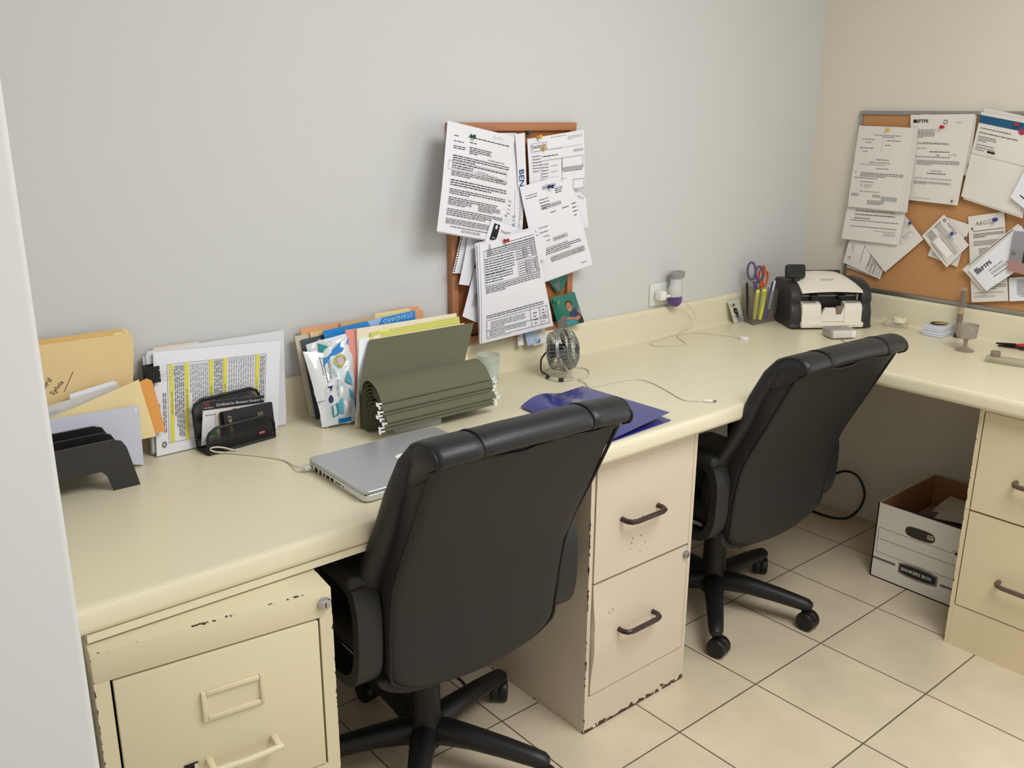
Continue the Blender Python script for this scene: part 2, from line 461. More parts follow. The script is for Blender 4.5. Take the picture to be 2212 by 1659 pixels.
# left cabinet, turned a little, four-piece front
W1, D1, H1 = .384, .55, .720
t1 = thing('filing_cabinet', 'old yellowed filing cabinet at front left with cream handle and label holder', 'filing cabinet', (-2.6425, -.4265, 0), R(-6.9))
en1 = enamel('old_yellow_enamel', (217, 206, 174), [(1, -D1/2, 2, H1, .0026), (0, W1/2, 1, -D1/2, .0016), (0, -W1/2, 1, -D1/2, .0013), (0, W1/2, 2, H1, .0035)], (62, 50, 44), 3.1, 95)
y1 = -D1/2
b = MB()
b.box((0, 0, H1-.0265), (W1, D1, .053), bev=.002)
b.box((-W1/2+.0115, 0, H1/2-.026), (.023, D1, H1-.053)); b.box((W1/2-.0115, 0, H1/2-.026), (.023, D1, H1-.053))
b.box((0, .01, .02), (W1-.046, D1-.02, .04)); b.box((0, y1+.01, .3655), (W1-.046, .02, .013))
b.box((0, D1/2-.004, H1/2-.03), (W1-.046, .008, H1-.06)); b.box((0, .03, H1/2-.03), (W1-.05, D1-.1, H1-.08), 1)
b.build('body', [en1, dark], t1)
def old_drawer(z0, z1):
    w = W1-.046-.008
    dd = MB(); dd.box((0, y1+.006, (z0+z1)/2), (w, .016, z1-z0), bev=.002)
    o = dd.build('drawer', en1, t1)
    f = MB(); zf = z1-.092; xf = .012
    for (cx, cz, sx, sz) in ((xf, zf+.0235, .0875, .008), (xf, zf-.0235, .0875, .008), (xf-.048, zf, .008, .055), (xf+.048, zf, .008, .055)):
        f.box((cx, y1-.005, cz), (sx, .006, sz), bev=.0015)
    f.box((xf, y1-.0025, zf), (.096, .002, .045))
    f.build('label_holder', en1, o)
    h = MB(); zh = z1-.198; xh = .018
    h.box((xh-.055, y1-.014, zh), (.012, .034, .016), bev=.004); h.box((xh+.055, y1-.014, zh), (.012, .034, .016), bev=.004)
    h.tube([(xh-.062, y1-.030, zh), (xh, y1-.033, zh-.001), (xh+.062, y1-.030, zh)], .0058, 10)
    h.build('handle', en1, o)
    l = MB(); l.box((-.066, y1-.0035, zh+.003), (.022, .004, .010), 0); l.box((-.0585, y1-.0062, zh+.003), (.006, .002, .008), 1); l.build('latch', [dark, en1], o)
old_drawer(.374, .664); old_drawer(.045, .356)
lk = MB(); lock(lk, W1/2-.014, y1-.0005, H1-.027, .0105); lk.build('lock', [chrome, dark], t1)

# ------------------------------------------------------------------ office chairs
BP = [(.34, -.203), (.38, -.216), (.40, -.222), (.44, -.230), (.50, -.233), (.58, -.245), (.64, -.259), (.70, -.290), (.76, -.322), (.85, -.362), (.91, -.393), (.94, -.411), (1.0, -.443)]
def back_y(z):
    for (a, b), (c, d) in zip(BP, BP[1:]):
        if z <= c: return b+(d-b)*max(0, (z-a)/(c-a))
    return BP[-1][1]
def sec(z, hw, y0, y1, e=.35, bow=0, n=32, f=.6):
    """rounded cross-section ring at height z between rear y0 and front y1"""
    out = []
    for k in range(n):
        a = 2*PI*k/n; c, s_ = math.cos(a), math.sin(a)
        x = hw*math.copysign(abs(c)**e, c); y = math.copysign(abs(s_)**f, s_)
        out.append((x, (y0+y1)/2+(y1-y0)/2*y+bow*(abs(x)/max(hw, .01))**2.5, z))
    return out
def make_chair(label):
    t = thing('office_chair', label, 'office chair')
    base_rot = 16
    hb = MB(); hb.lathe([(.0, .055), (.038, .055), (.044, .07), (.044, .115), (.037, .135), (.035, .30), (.037, .315), (.03, .32), (0, .32)], 24)
    hb.build('base_hub', blackp, t)
    cl = MB(); cl.cyl((0, 0, .29), (0, 0, .42), .024); cl.box((0, -.01, .425), (.19, .26, .035), bev=.012)
    cl.build('gas_lift', blackp, t)
    for k in range(5):
        a = R(base_rot+72*k); ca, sa = math.cos(a), math.sin(a)
        lg = MB(); pts = []; rw = []; rh = []
        for i, (r, z) in enumerate(((.02, .092), (.06, .096), (.12, .095), (.20, .088), (.265, .080), (.293, .076), (.304, .073), (.308, .071))):
            pts.append((r*ca, r*sa, z))
            rw.append((.034, .032, .028, .025, .023, .021, .016, .006)[i]); rh.append((.034, .032, .027, .024, .021, .019, .013, .004)[i])
        lg.tube(pts, rw, 14, 0, True, None, rh, False, (0, 0, 1))
        lo = lg.build('leg', blackp, t)
        cs = MB(); cx, cy = .287*ca, .287*sa
        sw = a+R((35, 14, -30, 60, -20)[k]); tx, ty = math.cos(sw), math.sin(sw)
        cx2, cy2 = cx+.012*tx, cy+.012*ty
        cs.cyl((cx, cy, .03), (cx, cy, .072), .010, 10)
        for sg in (-1, 1):
            ox, oy = -ty*sg, tx*sg
            ax = Matrix.Translation((cx2+ox*.0008, cy2+oy*.0008, .0292)) @ Matrix(((tx, 0, -ty*sg, 0), (ty, 0, tx*sg, 0), (0, 1, 0, 0), (0, 0, 0, 1)))
            cs.lathe([(0, 0), (.027, 0), (.0292, .004), (.0292, .018), (.027, .022), (.014, .024), (0, .024)], 20, 0, ax)
        cs.box((cx2-.004*tx, cy2-.004*ty, .048), (.028, .028, .024), 0, None, .008)
        cs.build('caster', mat('caster_black', (20, 20, 21), .38), lo)
    st = MB(); st.box((0, .035, .475), (.49, .46, .085), bev=.035, seg=4); st.build('seat', leather, t)
    rp = MB(); rings = []
    for z, hw in ((.361, .035), (.365, .085), (.374, .130), (.388, .168), (.404, .193), (.418, .206), (.435, .211), (.48, .216), (.55, .219), (.62, .219), (.70, .219), (.78, .219), (.86, .220), (.92, .220), (.945, .219)):
        y = back_y(z); rings.append(sec(z, hw, y, y+.085, .18, .006*(hw/.22)**2, f=.33, n=44))
    rp.loft(rings); rp.build('back_panel', leather2, t, angle=50)
    cu = MB(); rings = []
    for z, hw, y, th in ((.372, .14, .055, .05), (.382, .185, .055, .055), (.41, .215, .055, .06), (.46, .232, .055, .06), (.55, .252, .055, .06), (.65, .258, .05, .055), (.70, .258, .046, .05), (.78, .250, .046, .054), (.85, .240, .05, .06), (.92, .230, .05, .065), (.955, .220, .05, .055)):
        y += back_y(z); rings.append(sec(z, hw, y, y+th, .3, .004))
    cu.loft(rings); bo = cu.build('back_cushion', leather, t, angle=50)
    hr = MB(); rings = []; N = 60
    P0 = spline([(0, -.406, .934), (0, -.424, .943), (0, -.430, .957), (0, -.421, .972), (0, -.400, .981), (0, -.370, .979), (0, -.342, .963), (0, -.318, .932), (0, -.306, .895), (0, -.33, .88), (0, -.375, .905)], 3, True)
    cen = Vector((0, -.365, .94))
    for i in range(N+1):
        x = -.224+.448*i/N; dx = .224-abs(x); e = 1.0
        if dx < .012: e = math.sqrt(max(0, 1-((.012-dx)/.012)**2))*.16+.84
        for s0 in (-.130, .120): e *= 1-.075*math.exp(-((x-s0)/.0045)**2)
        rings.append([(x, cen.y+(p.y-cen.y)*e+.010*(abs(x)/.24)**2.5, cen.z+(p.z-cen.z)*e*(1+.02*math.sin(x*37)*math.sin(x*11))-.010*(abs(x)/.24)**3) for p in P0])
    hr.loft(rings); hr.build('head_roll', leather, t, angle=60)
    pp = MB()
    pts = [(-.220, .935), (-.220, .80), (-.219, .65), (-.217, .54), (-.214, .46), (-.211, .428), (-.204, .413), (-.172, .389), (-.132, .373), (-.085, .364), (0, .360), (.085, .364), (.132, .373), (.172, .389), (.204, .413), (.211, .428), (.214, .46), (.217, .54), (.219, .65), (.220, .80), (.220, .935)]
    pp.tube(spline([(x*.984, back_y(z)+.013, z) for x, z in pts], 4), .0036, 8)
    pp.tube(spline([(x, back_y(.935)-.0005+.008*(abs(x)/.22)**2.5-.002*math.sin(x*60)**2, .932+.003*math.sin(x*33)) for x in [-.219+.438*i/16 for i in range(17)]], 3), .0036, 8)
    for sg in (-1, 1):
        pp.tube([(sg*.2215, -.365+(p.y+.365)*.985+.010, .94+(p.z-.94)*.985-.010) for p in P0[:19]], .0030, 7)
    for s0 in (-.130, .120): pp.tube([(s0, -.365+(p.y+.365)*.945+.002, .94+(p.z-.94)*.945) for p in P0[:19]], .0022, 6)
    pp.build('piping', seam_m, t)
    rim = MB()
    rim.tube(spline([(x*1.02, back_y(z)+.035, z-.004) for x, z in pts[5:16]], 4), .012, 8, 0, True, None, .016); rim.build('lower_rim', leather2, t)
    for sg in (-1, 1):
        ar = MB()
        loop = spline([(0, y, z) for y, z in ((-.15, .636), (.06, .636), (.13, .62), (.16, .57), (.15, .49), (.10, .435), (0, .418), (-.10, .414), (-.165, .424), (-.196, .46), (-.205, .53), (-.198, .605))], 5, True)
        ar.loft([[(sg*.25+dx, p.y*(1+dn*.055), .525+(p.z-.525)*(1+dn*.09)) for dx, dn in ((-.026, -1), (.026, -1), (.026, 1), (-.026, 1))] for p in loop+loop[:1]], 0, False)
        ar.box((sg*.25, -.03, .650), (.066, .34, .03), 0, None, .012, 3)
        ar.box((sg*.215, 0, .43), (.10, .07, .022), 0, None, .006)
        ar.build('armrest', blackp2, t)
    return t
chair_a = make_chair('black leather office chair in front of the laptop, nearest the camera')
chair_a.location = (-2.108, -.442, 0); chair_a.rotation_euler.z = R(-2.5)
chair_b = copy_tree(chair_a)
chair_b['label'] = 'black leather office chair in the corner, right of the middle filing cabinet'
chair_b.location = (-.982, -.412, 0); chair_b.rotation_euler.z = R(-3)
for ch in chair_b.children:
    n = ch.name.split('.')[0]
    if n == 'leg': ch.rotation_euler.z = R(-9)
    elif n != 'base_hub': ch.location.z = -.045
for o in (chair_a, chair_b): o['group'] = 'office chairs at the countertop'

# ------------------------------------------------------------------ pin boards
oak = mat('reddish_oak_frame', (178, 120, 84), .5, var=.12, vscale=14)
cork1 = cork_mat('dark_cork', (168, 108, 66))
cork2 = cork_mat('tan_cork', (190, 140, 92))
def board(name, label, loc, rz, w, h, fw, ft, fm, cm, cat='bulletin board'):
    """local: x along the wall from its left end, y=0 wall, -y room, z up from the lower edge"""
    t = thing(name, label, cat, loc, rz)
    f = MB()
    for (a, b, c, d) in ((0, w, 0, fw), (0, w, h-fw, h), (0, fw, fw, h-fw), (w-fw, w, fw, h-fw)):
        f.box(((a+b)/2, -ft/2-.001, (c+d)/2), (b-a, ft, d-c), bev=.002)
    f.build('frame', fm, t)
    c = MB(); c.box((w/2, -.006, h/2), (w-2*fw+.002, .009, h-2*fw+.002)); c.build('cork_panel', cm, t)
    return t
board('bulletin_board', 'small cork board in a reddish wooden frame on the back wall', (-1.706, 0, .8815), 0, .450, .595, .022, .022, oak, cork1)
board('bulletin_board', 'wide cork board in a grey aluminium frame on the right wall', (0, -.184, .8815), -PI/2, .90, .635, .013, .016, alum, cork2)

blue_ink = mat('dark_blue_print', (38, 74, 120), .6); navy = mat('navy_print', (44, 44, 96), .6); red_p = mat('red_print', (196, 60, 60), .6)
orange_p = mat('orange_print', (214, 110, 70), .6); lblue_p = mat('light_blue_paper', (176, 200, 224), .8); green_p = mat('green_print', (60, 150, 70), .6)
blk = mat('solid_black_print', (24, 24, 26), .7)
I, G_, L_ = ink, ink2, ink3
gb = 'papers pinned to the small cork board'
p1m = [('P', .10, .16, .105, .125, 1, I), ('P', .30, .93, .085, .115, 1, I), ('P', .10, .24, .155, .172, 1, I), ('P', .32, .42, .14, .158, 1, I), ('P', .10, .26, .20, .235, 2, I), ('P', .32, .66, .185, .255, 4, I), ('P', .62, .90, .262, .278, 1, G_),
       ('P', .10, .97, .285, .345, 3, I), ('F', .05, .95, .345, .425, .001, L_), ('P', .10, .95, .35, .375, 1, I), ('P', .10, .40, .375, .415, 2, I), ('T', 'x 215 55 Monthly Deposit', .44, .415, .008, G_, -3), ('P', .10, .97, .43, .48, 3, I), ('P', .10, .98, .505, .57, 3, I), ('P', .10, .98, .59, .645, 3, I),
       ('P', .10, .86, .665, .70, 2, I), ('P', .10, .45, .70, .745, 3, I), ('P', .56, .92, .70, .755, 4, I), ('P', .10, .97, .77, .84, 4, I), ('P', .10, .97, .86, .915, 4, I), ('P', .18, .85, .925, .945, 1, G_), ('P', .35, .65, .95, .975, 2, G_), ('S', [(.66, .06), (.68, .03), (.69, .07), (.72, .045), (.74, .06), (.77, .03), (.78, .06), (.82, .045)], .0008, L_)]
B1 = {
 'P1': [(-1.752, -.075, 1.482), (-1.498, -.036, 1.439), (-1.562, -.050, 1.162), (-1.812, -.105, 1.216)],
 'scrapt': [(-1.550, -.026, 1.450), (-1.485, -.026, 1.449), (-1.485, -.026, 1.419), (-1.550, -.026, 1.420)],
 'P2': [(-1.539, -.030, 1.444), (-1.458, -.032, 1.406), (-1.470, -.036, 1.176), (-1.543, -.036, 1.182)],
 'strip': [ (-1.502, -0.040, 1.446), (-1.470, -0.043, 1.450), (-1.460, -0.040, 1.306), (-1.490, -0.039, 1.305) ],
 'P3': [(-1.452, -.032, 1.433), (-1.253, -.050, 1.457), (-1.244, -.050, 1.293), (-1.441, -.032, 1.283)],
 'P3b': [(-1.297, -.028, 1.322), (-1.222, -.034, 1.262), (-1.214, -.040, 1.178), (-1.292, -.030, 1.169)],
 'P4': [(-1.486, -.042, 1.306), (-1.299, -.044, 1.338), (-1.214, -.062, 1.068), (-1.416, -.050, 1.030)],
 'P9': [ (-1.600, -0.062, 1.229), (-1.481, -0.052, 1.188), (-1.509, -0.056, 1.108), (-1.639, -0.066, 1.149) ],
 'P10': [ (-1.493, -0.062, 1.180), (-1.403, -0.065, 1.164), (-1.408, -0.066, 1.100), (-1.493, -0.064, 1.110) ],
 'P5': [ (-1.649, -0.070, 1.165), (-1.455, -0.071, 1.193), (-1.378, -0.070, 0.905), (-1.642, -0.070, 0.892) ],
 'P6': [(-1.680, -.030, 1.188), (-1.627, -.030, 1.184), (-1.654, -.032, 1.081), (-1.713, -.034, 1.090)],
 'P7': [(-1.661, -.036, 1.184), (-1.616, -.038, 1.176), (-1.665, -.044, 1.052), (-1.700, -.045, 1.060)],
 'P8': [(-1.645, -.042, 1.097), (-1.607, -.042, 1.093), (-1.642, -.050, .947), (-1.693, -.050, .972)],
 'photo': [(-1.357, -.032, .979), (-1.257, -.032, .986), (-1.230, -.050, .891), (-1.325, -.040, .882)],
 'photo2': [(-1.358, -.022, 1.030), (-1.261, -.022, 1.047), (-1.303, -.024, .993), (-1.320, -.024, .990)],
 'tw': [(-1.484, -.030, .905), (-1.460, -.030, .906), (-1.463, -.040, .855), (-1.484, -.040, .855)],
 'note': [(-1.465, -.034, .907), (-1.408, -.034, .905), (-1.401, -.044, .853), (-1.452, -.044, .851)],
 'scrap': [(-1.411, -.030, .896), (-1.375, -.030, .898), (-1.370, -.040, .850), (-1.428, -.044, .847)]}
paper('document', 'large typed letter curling off the left edge of the small cork board', 'document', B1['P1'], p1m, bulge=.006, curl=.006, group=gb, extra=((.002, .001, .001), (.004, .003, .004)))
paper('paper_scrap', 'small blank white scrap at the top of the small cork board', 'paper', B1['scrapt'], [('E', .82, .75, .05, .12, navy)], group=gb, bulge=.001, curl=0)
paper('document', 'creased sheet with vertical handwriting beside the large letter', 'document', B1['P2'],
      [('T', '2 1 6 5', .30, .80, .010, G_, 82), ('T', 'R I b', .60, .92, .012, G_, 90), ('P', .10, .20, .74, .88, 1, I), ('S', [(.55, .50), (.56, .98)], .0012, L_), ('PV', .78, .9, .5, .95, 2, L_)], bulge=.006, curl=.006, group=gb)
paper('paper_strip', 'narrow white strip printed BEN B in blue letters', 'paper strip', B1['strip'], [('T', 'BEN BO', .18, .66, .0185, mat('bold_blue_print', (26, 76, 140), .6), -90, .02)], bulge=.002, curl=.004, group=gb)
paper('document', 'printed form with ruled boxes under two yellow pins', 'document', B1['P3'],
      [('T', 'Swinde', .06, .20, .012, I, 3), ('F', .05, .32, .10, .24, .0008, G_), ('P', .40, .68, .03, .05, 1, G_), ('P', .70, .97, .06, .13, 3, L_), ('P', .30, .60, .23, .255, 1, G_), ('P', .22, .52, .33, .37, 1, I), ('S', [(.05, .25), (.95, .24)], .0008, L_), ('P', .06, .20, .30, .62, 6, G_),
       ('F', .20, .58, .42, .98, .0009, G_), ('F', .58, .97, .42, .60, .0009, G_), ('R', .58, .97, .60, .64, L_), ('P', .60, .95, .64, .68, 1, G_), ('P', .22, .33, .46, .96, 9, G_), ('P', .38, .50, .48, .90, 4, L_), ('P', .80, .97, .30, .35, 2, G_), ('F', .78, .98, .82, .99, .0009, G_)], bulge=.003, curl=.004, group=gb)
paper('envelope', 'thin curled sheet behind the pinned letters at the right edge of the small cork board', 'paper', B1['P3b'], [('T', 'MSW', .55, .22, .009, L_, 20), ('S', [(.6, .62), (.66, .66), (.6, .7)], .001, L_)], group=gb, bulge=.004)
paper('document', 'typed notice with grey headed boxes held by a blue pin', 'document', B1['P4'],
      [('P', .06, .28, .09, .14, 2, G_), ('F', .40, .66, .055, .09, .0008, I), ('P', .41, .65, .06, .085, 1, I), ('P', .78, .9, .03, .045, 1, L_), ('P', .62, .78, .10, .16, 3, I), ('P', .28, .46, .16, .28, 4, G_), ('F', .30, .68, .24, .275, .0008, I), ('P', .31, .67, .245, .27, 1, I), ('P', .44, .54, .31, .34, 1, I), ('P', .68, .82, .30, .34, 1, I), ('P', .88, .97, .29, .45, 4, I),
       ('P', .06, .12, .44, .66, 5, G_), ('P', .17, .32, .42, .66, 5, G_), ('F', .38, .66, .58, .615, .0008, I), ('P', .40, .64, .585, .61, 1, I), ('P', .16, .66, .655, .675, 1, G_), ('P', .18, .90, .675, .735, 3, I), ('R', .28, .92, .765, .82, L_), ('P', .30, .88, .77, .815, 2, I), ('P', .80, .90, .93, .945, 1, I)], bulge=.006, curl=.006, group=gb, extra=((.001, .002, .002),))
paper('document', 'letter headed by a black framed emblem, tucked under the lowest papers', 'document', B1['P9'],
      [('R', .10, .28, .10, .62, blk), ('G', [(.15, .55), (.19, .2), (.23, .55)], paper_m), ('E', .19, .2, .03, .07, paper_m), ('T', 'Social Welfare', .34, .30, .0075, I, 0), ('P', .34, .8, .40, .50, 1, G_), ('P', .34, .7, .55, .65, 1, G_), ('P', .1, .3, .8, .88, 1, G_)], group=gb, bulge=.002)
paper('envelope', 'white envelope corner with a dark round logo between two letters', 'envelope', B1['P10'], [('E', .40, .34, .13, .22, navy), ('E', .36, .3, .08, .14, paper_m)], group=gb, bulge=.002)
p5m = [('P', .40, .96, .045, .06, 1, I), ('F', .06, .96, .075, .42, .001, G_), ('P', .10, .96, .07, .145, 4, I), ('P', .07, .55, .15, .32, 7, I), ('F', .58, .95, .13, .25, .0009, I), ('R', .72, .80, .14, .24, L_), ('R', .88, .95, .14, .24, L_), ('P', .60, .95, .135, .25, 5, G_), ('F', .60, .96, .27, .41, .0009, I), ('R', .74, .82, .28, .40, L_), ('R', .90, .96, .28, .40, L_), ('P', .62, .96, .28, .40, 5, G_), ('P', .07, .50, .30, .40, 4, I), ('P', .06, .95, .425, .50, 4, I),
       ('P', .06, .92, .715, .755, 2, I), ('F', .06, .96, .77, .955, .001, I), ('S', [(.70, .77), (.70, .955)], .001, I), ('S', [(.84, .77), (.84, .955)], .001, I), ('S', [(.06, .88), (.96, .88)], .001, I), ('P', .12, .62, .79, .87, 4, G_), ('P', .10, .62, .885, .945, 3, G_), ('P', .74, .80, .80, .94, 4, I), ('P', .87, .93, .79, .94, 5, I), ('P', .06, .4, .962, .972, 1, L_), ('S', [(.16, .02), (.15, .14)], .0016, G_), ('S', [(.18, .03), (.17, .13)], .0012, G_)]
paper('document', 'typed form with tables and a red pin, lowest on the small cork board', 'document', B1['P5'], p5m, bulge=.006, curl=.008, group=gb, extra=((-.006, 0, 0), (.004, .003, .002), (-.010, -.004, .004)))
paper('notebook_page', 'torn notebook page with punched spiral holes at its left edge', 'notebook page', B1['P6'], [('E', .06+.01*(i % 2), .05+.064*i, .045, .018, blk) for i in range(15)]+[('R', .2, .95, .08+.06*i, .083+.06*i, L_) for i in range(15)], group=gb, bulge=.002, curl=.001)
paper('document', 'blank folded sheet hanging beside the notebook page', 'paper', B1['P7'], [], group=gb, bulge=.005, curl=.004)
paper('document', 'sheet with a clipped corner and short sideways lines, behind the lowest form', 'document', B1['P8'], [('PV', .38, .72, .48, .75, 5, G_)], group=gb, bulge=.003)
teal = mat('photo_teal', (24, 112, 92), .3); skin = mat('photo_skin', (176, 118, 92), .4); hair = mat('photo_hair', (70, 42, 34), .4); vest = mat('photo_navy_vest', (40, 52, 92), .4); pgrey = mat('photo_grey', (112, 104, 100), .4); pl_teal = mat('photo_pale_teal', (60, 140, 150), .35); pdark = mat('photo_dark', (40, 32, 36), .4)
paper('photograph', 'glossy photograph of a smiling child in a blue vest on a green background', 'photograph', B1['photo'],
      [('G', [(0, .98), (0, .78), (.3, .60), (.45, .70), (.34, .98)], pgrey), ('G', [(.28, .98), (.40, .76), (.66, .84), (.8, .98)], pl_teal), ('G', [(.36, .76), (.46, .70), (.72, .76), (.76, .82), (.5, .80)], skin), ('G', [(.52, .74), (.55, .62), (.62, .58), (.74, .48), (.90, .52), (.94, .74), (.78, .80), (.60, .78)], vest), ('G', [(.80, .98), (.80, .80), (.94, .72), (1, .80), (1, .98)], pdark), ('G', [(.88, .52), (.97, .60), (.98, .76), (.90, .84), (.74, .88), (.62, .80), (.84, .74)], skin), ('E', .62, .34, .14, .13, hair), ('E', .60, .41, .115, .145, skin), ('E', .565, .385, .014, .012, pdark), ('E', .64, .385, .014, .012, pdark), ('G', [(.555, .465), (.60, .478), (.65, .465), (.60, .492)], paper_m), ('S', [(.60, .40), (.595, .435)], .0008, hair), ('E', .72, .42, .02, .03, skin)], m=teal, group=gb, bulge=.002)
paper('photograph', 'green photograph corner showing beneath the blue-pinned notice', 'photograph', B1['photo2'], [('G', [(.1, .4), (.45, .25), (.62, .98), (.5, .98)], pgrey)], m=teal, group=gb, bulge=.001, curl=0)
paper('card', 'small white card with orange letters TW below the lowest form', 'card', B1['tw'], [('T', 'TW', .35, .80, .013, orange_p, 78, .01), ('R', .82, .97, .5, .9, lblue_p)], group=gb, bulge=.001, curl=0)
paper('slip', 'crumpled pale blue paper slip below the lowest form', 'paper slip', B1['note'], [('R', .3, .7, .1, .3, mat('mid_blue_print', (130, 164, 200), .7)), ('T', 'T', .60, .95, .012, orange_p, 20), ('G', [(.65, .98), (.98, .72), (.98, .98)], mat('steel_blue', (84, 128, 168), .7))], m=lblue_p, group=gb, bulge=.004, curl=.004)
paper('slip', 'crumpled cream paper slip with orange print beside the small fan', 'paper slip', B1['scrap'], [('R', .2, .5, .15, .4, mat('faded_orange', (222, 190, 170), .8)), ('S', [(.2, .9), (.5, .8)], .002, mat('steel_blue', (84, 128, 168), .7))], m=paper_w, group=gb, bulge=.004, curl=.004)

gp = 'push pins on the two cork boards'
def pin(label, p, d, col, s=1.0):
    """push pin at p; d = direction the head points (away from the board)"""
    mb = MB(); prof = [(0, -.010), (.0006, -.008), (.0008, 0), (.0045, .0002), (.0052, .0015), (.0046, .003), (.0030, .004), (.0030, .0085), (.0042, .010), (.0056, .011), (.0060, .0125), (.0052, .014), (0, .0146)]
    mb.lathe([(r*s, z*s) for r, z in prof], 14)
    o = mb.build('push_pin', col, None, p); o.rotation_euler = Vector(d).to_track_quat('Z', 'Y').to_euler()
    return tag(o, label, 'push pin', gp)
pg = mat('green_pin', (20, 84, 66), .25); py = mat('yellow_pin', (222, 178, 62), .25); pb = mat('blue_pin', (48, 60, 140), .25); pr = mat('red_pin', (190, 30, 52), .25); plg = mat('pale_green_pin', (72, 150, 110), .25)
pin('dark green push pin through the large typed letter', (-1.672, -.064, 1.444), (.25, -1, -.15), pg)
pin('dark green push pin alone near the top of the small cork board', (-1.437, -.012, 1.449), (.1, -1, 0), pg, 1.0)
pin('upper yellow push pin on the printed form with ruled boxes', (-1.418, -.037, 1.437), (.1, -1, .2), py)
pin('lower yellow push pin on the printed form with ruled boxes', (-1.405, -.037, 1.408), (.4, -1, 0), py)
pin('dark blue push pin through the typed notice with grey boxes', (-1.384, -.049, 1.303), (.2, -1, .1), mat('navy_pin', (34, 42, 110), .25))
pin('red push pin through the frontmost typed form', (-1.567, -.074, 1.169), (.35, -1, .1), pr)
pin('pale green push pin at the top left of the child photograph', (-1.343, -.035, .967), (.1, -1, 0), plg, 1.3)

# ---- right wall board
gr = 'papers pinned to the wide cork board'
B2 = {
 'Q1': [(-.030, -.195, 1.466), (-.034, -.402, 1.462), (-.050, -.390, 1.181), (-.045, -.193, 1.183)],
 'Q2': [(-.026, -.189, 1.258), (-.026, -.412, 1.263), (-.038, -.398, 1.064), (-.036, -.176, 1.064)],
 'Q3': [(-.022, -.376, 1.504), (-.022, -.593, 1.508), (-.034, -.583, 1.216), (-.026, -.410, 1.221)],
 'Q3b': [(-.018, -.411, 1.506), (-.018, -.596, 1.504), (-.024, -.601, 1.314), (-.020, -.431, 1.305)],
 'Q4': [(-.028, -.614, 1.515), (-.032, -.782, 1.486), (-.042, -.788, 1.200), (-.032, -.590, 1.246)],
 'Q4b': [(-.020, -.617, 1.528), (-.022, -.783, 1.495), (-.028, -.768, 1.205), (-.022, -.655, 1.234)],
 'Q5': [(-.046, -.791, 1.372), (-.046, -.896, 1.315), (-.056, -.856, 1.187), (-.056, -.755, 1.256)],
 'Q6': [(-.022, -.255, 1.053), (-.020, -.384, 1.182), (-.026, -.480, 1.092), (-.032, -.359, .963)],
 'Q7': [(-.018, -.203, 1.083), (-.018, -.364, 1.050), (-.026, -.339, .934), (-.026, -.188, .976)],
 'Q7b': [(-.0145, -.210, 1.041), (-.0145, -.321, 1.028), (-.018, -.308, .938), (-.018, -.199, .959)],
 'Q8': [(-.027, -.473, 1.104), (-.027, -.539, 1.182), (-.029, -.637, 1.090), (-.036, -.577, 1.008)],
 'Q8b': [(-.019, -.530, 1.177), (-.019, -.628, 1.155), (-.022, -.606, 1.012), (-.020, -.500, 1.038)],
 'Q9': [(-.018, -.616, 1.181), (-.018, -.728, 1.207), (-.026, -.787, .925), (-.026, -.672, .902)],
 'Q10': [(-.044, -.654, 1.010), (-.040, -.793, 1.170), (-.042, -.868, 1.087), (-.048, -.723, .951)],
 'Q10b': [(-.034, -.629, 1.009), (-.032, -.781, 1.174), (-.034, -.858, 1.092), (-.038, -.705, .949)],
 'Q11': [(-.052, -.780, 1.153), (-.052, -.870, 1.152), (-.056, -.870, 1.015), (-.056, -.780, 1.028)],
 'Q12': [(-.020, -.774, .999), (-.020, -.859, 1.015), (-.026, -.877, .942), (-.026, -.791, .924)]}
pw = paper_w
paper('document', 'typed court form held by a yellow pin at the left of the wide cork board', 'document', B2['Q1'],
      [('P', .05, .13, .02, .035, 1, L_), ('P', .30, .80, .095, .115, 1, G_), ('P', .46, .68, .115, .135, 1, G_), ('P', .10, .34, .15, .17, 1, G_), ('P', .18, .28, .185, .205, 1, G_), ('P', .56, .80, .155, .175, 1, G_), ('P', .54, .66, .21, .23, 1, G_), ('P', .08, .36, .255, .275, 1, G_), ('P', .15, .26, .295, .315, 1, G_), ('S', [(.50, .15), (.49, .31)], .0008, L_),
       ('T', 'PARENTING PLAN', .42, .405, .0042, I, 0, .006), ('T', "Exhibit 'A' to the Final Order", .30, .440, .0046, I, 0, .006), ('P', .12, .62, .45, .47, 1, L_), ('P', .44, .68, .495, .515, 1, G_), ('P', .06, .09, .555, .58, 1, G_), ('P', .17, .98, .555, .615, 3, G_), ('P', .06, .50, .62, .64, 1, G_), ('P', .20, .44, .665, .685, 1, G_), ('P', .20, .24, .70, .75, 3, L_), ('P', .28, .44, .70, .75, 3, L_), ('P', .20, .58, .785, .80, 1, G_), ('P', .04, .20, .82, .86, 2, G_), ('P', .46, .62, .82, .86, 2, G_), ('R', .64, .93, .84, .885, L_), ('P', .38, .70, .89, .95, 4, G_)], m=pw, bulge=.003, curl=.003, group=gr, extra=((.004, 0, .008), (.008, 0, .012), (.010, 0, .018)))
paper('document', 'typed page with a ruled line, under the court form on the wide cork board', 'document', B2['Q2'],
      [('P', .17, .85, .16, .62, 7, I), ('P', .12, .92, .60, .66, 1, G_), ('R', .12, .92, .735, .742, I), ('P', .55, .93, .78, .81, 1, L_), ('P', .72, .93, .82, .87, 2, L_)], m=pw, bulge=.002, curl=.003, group=gr)
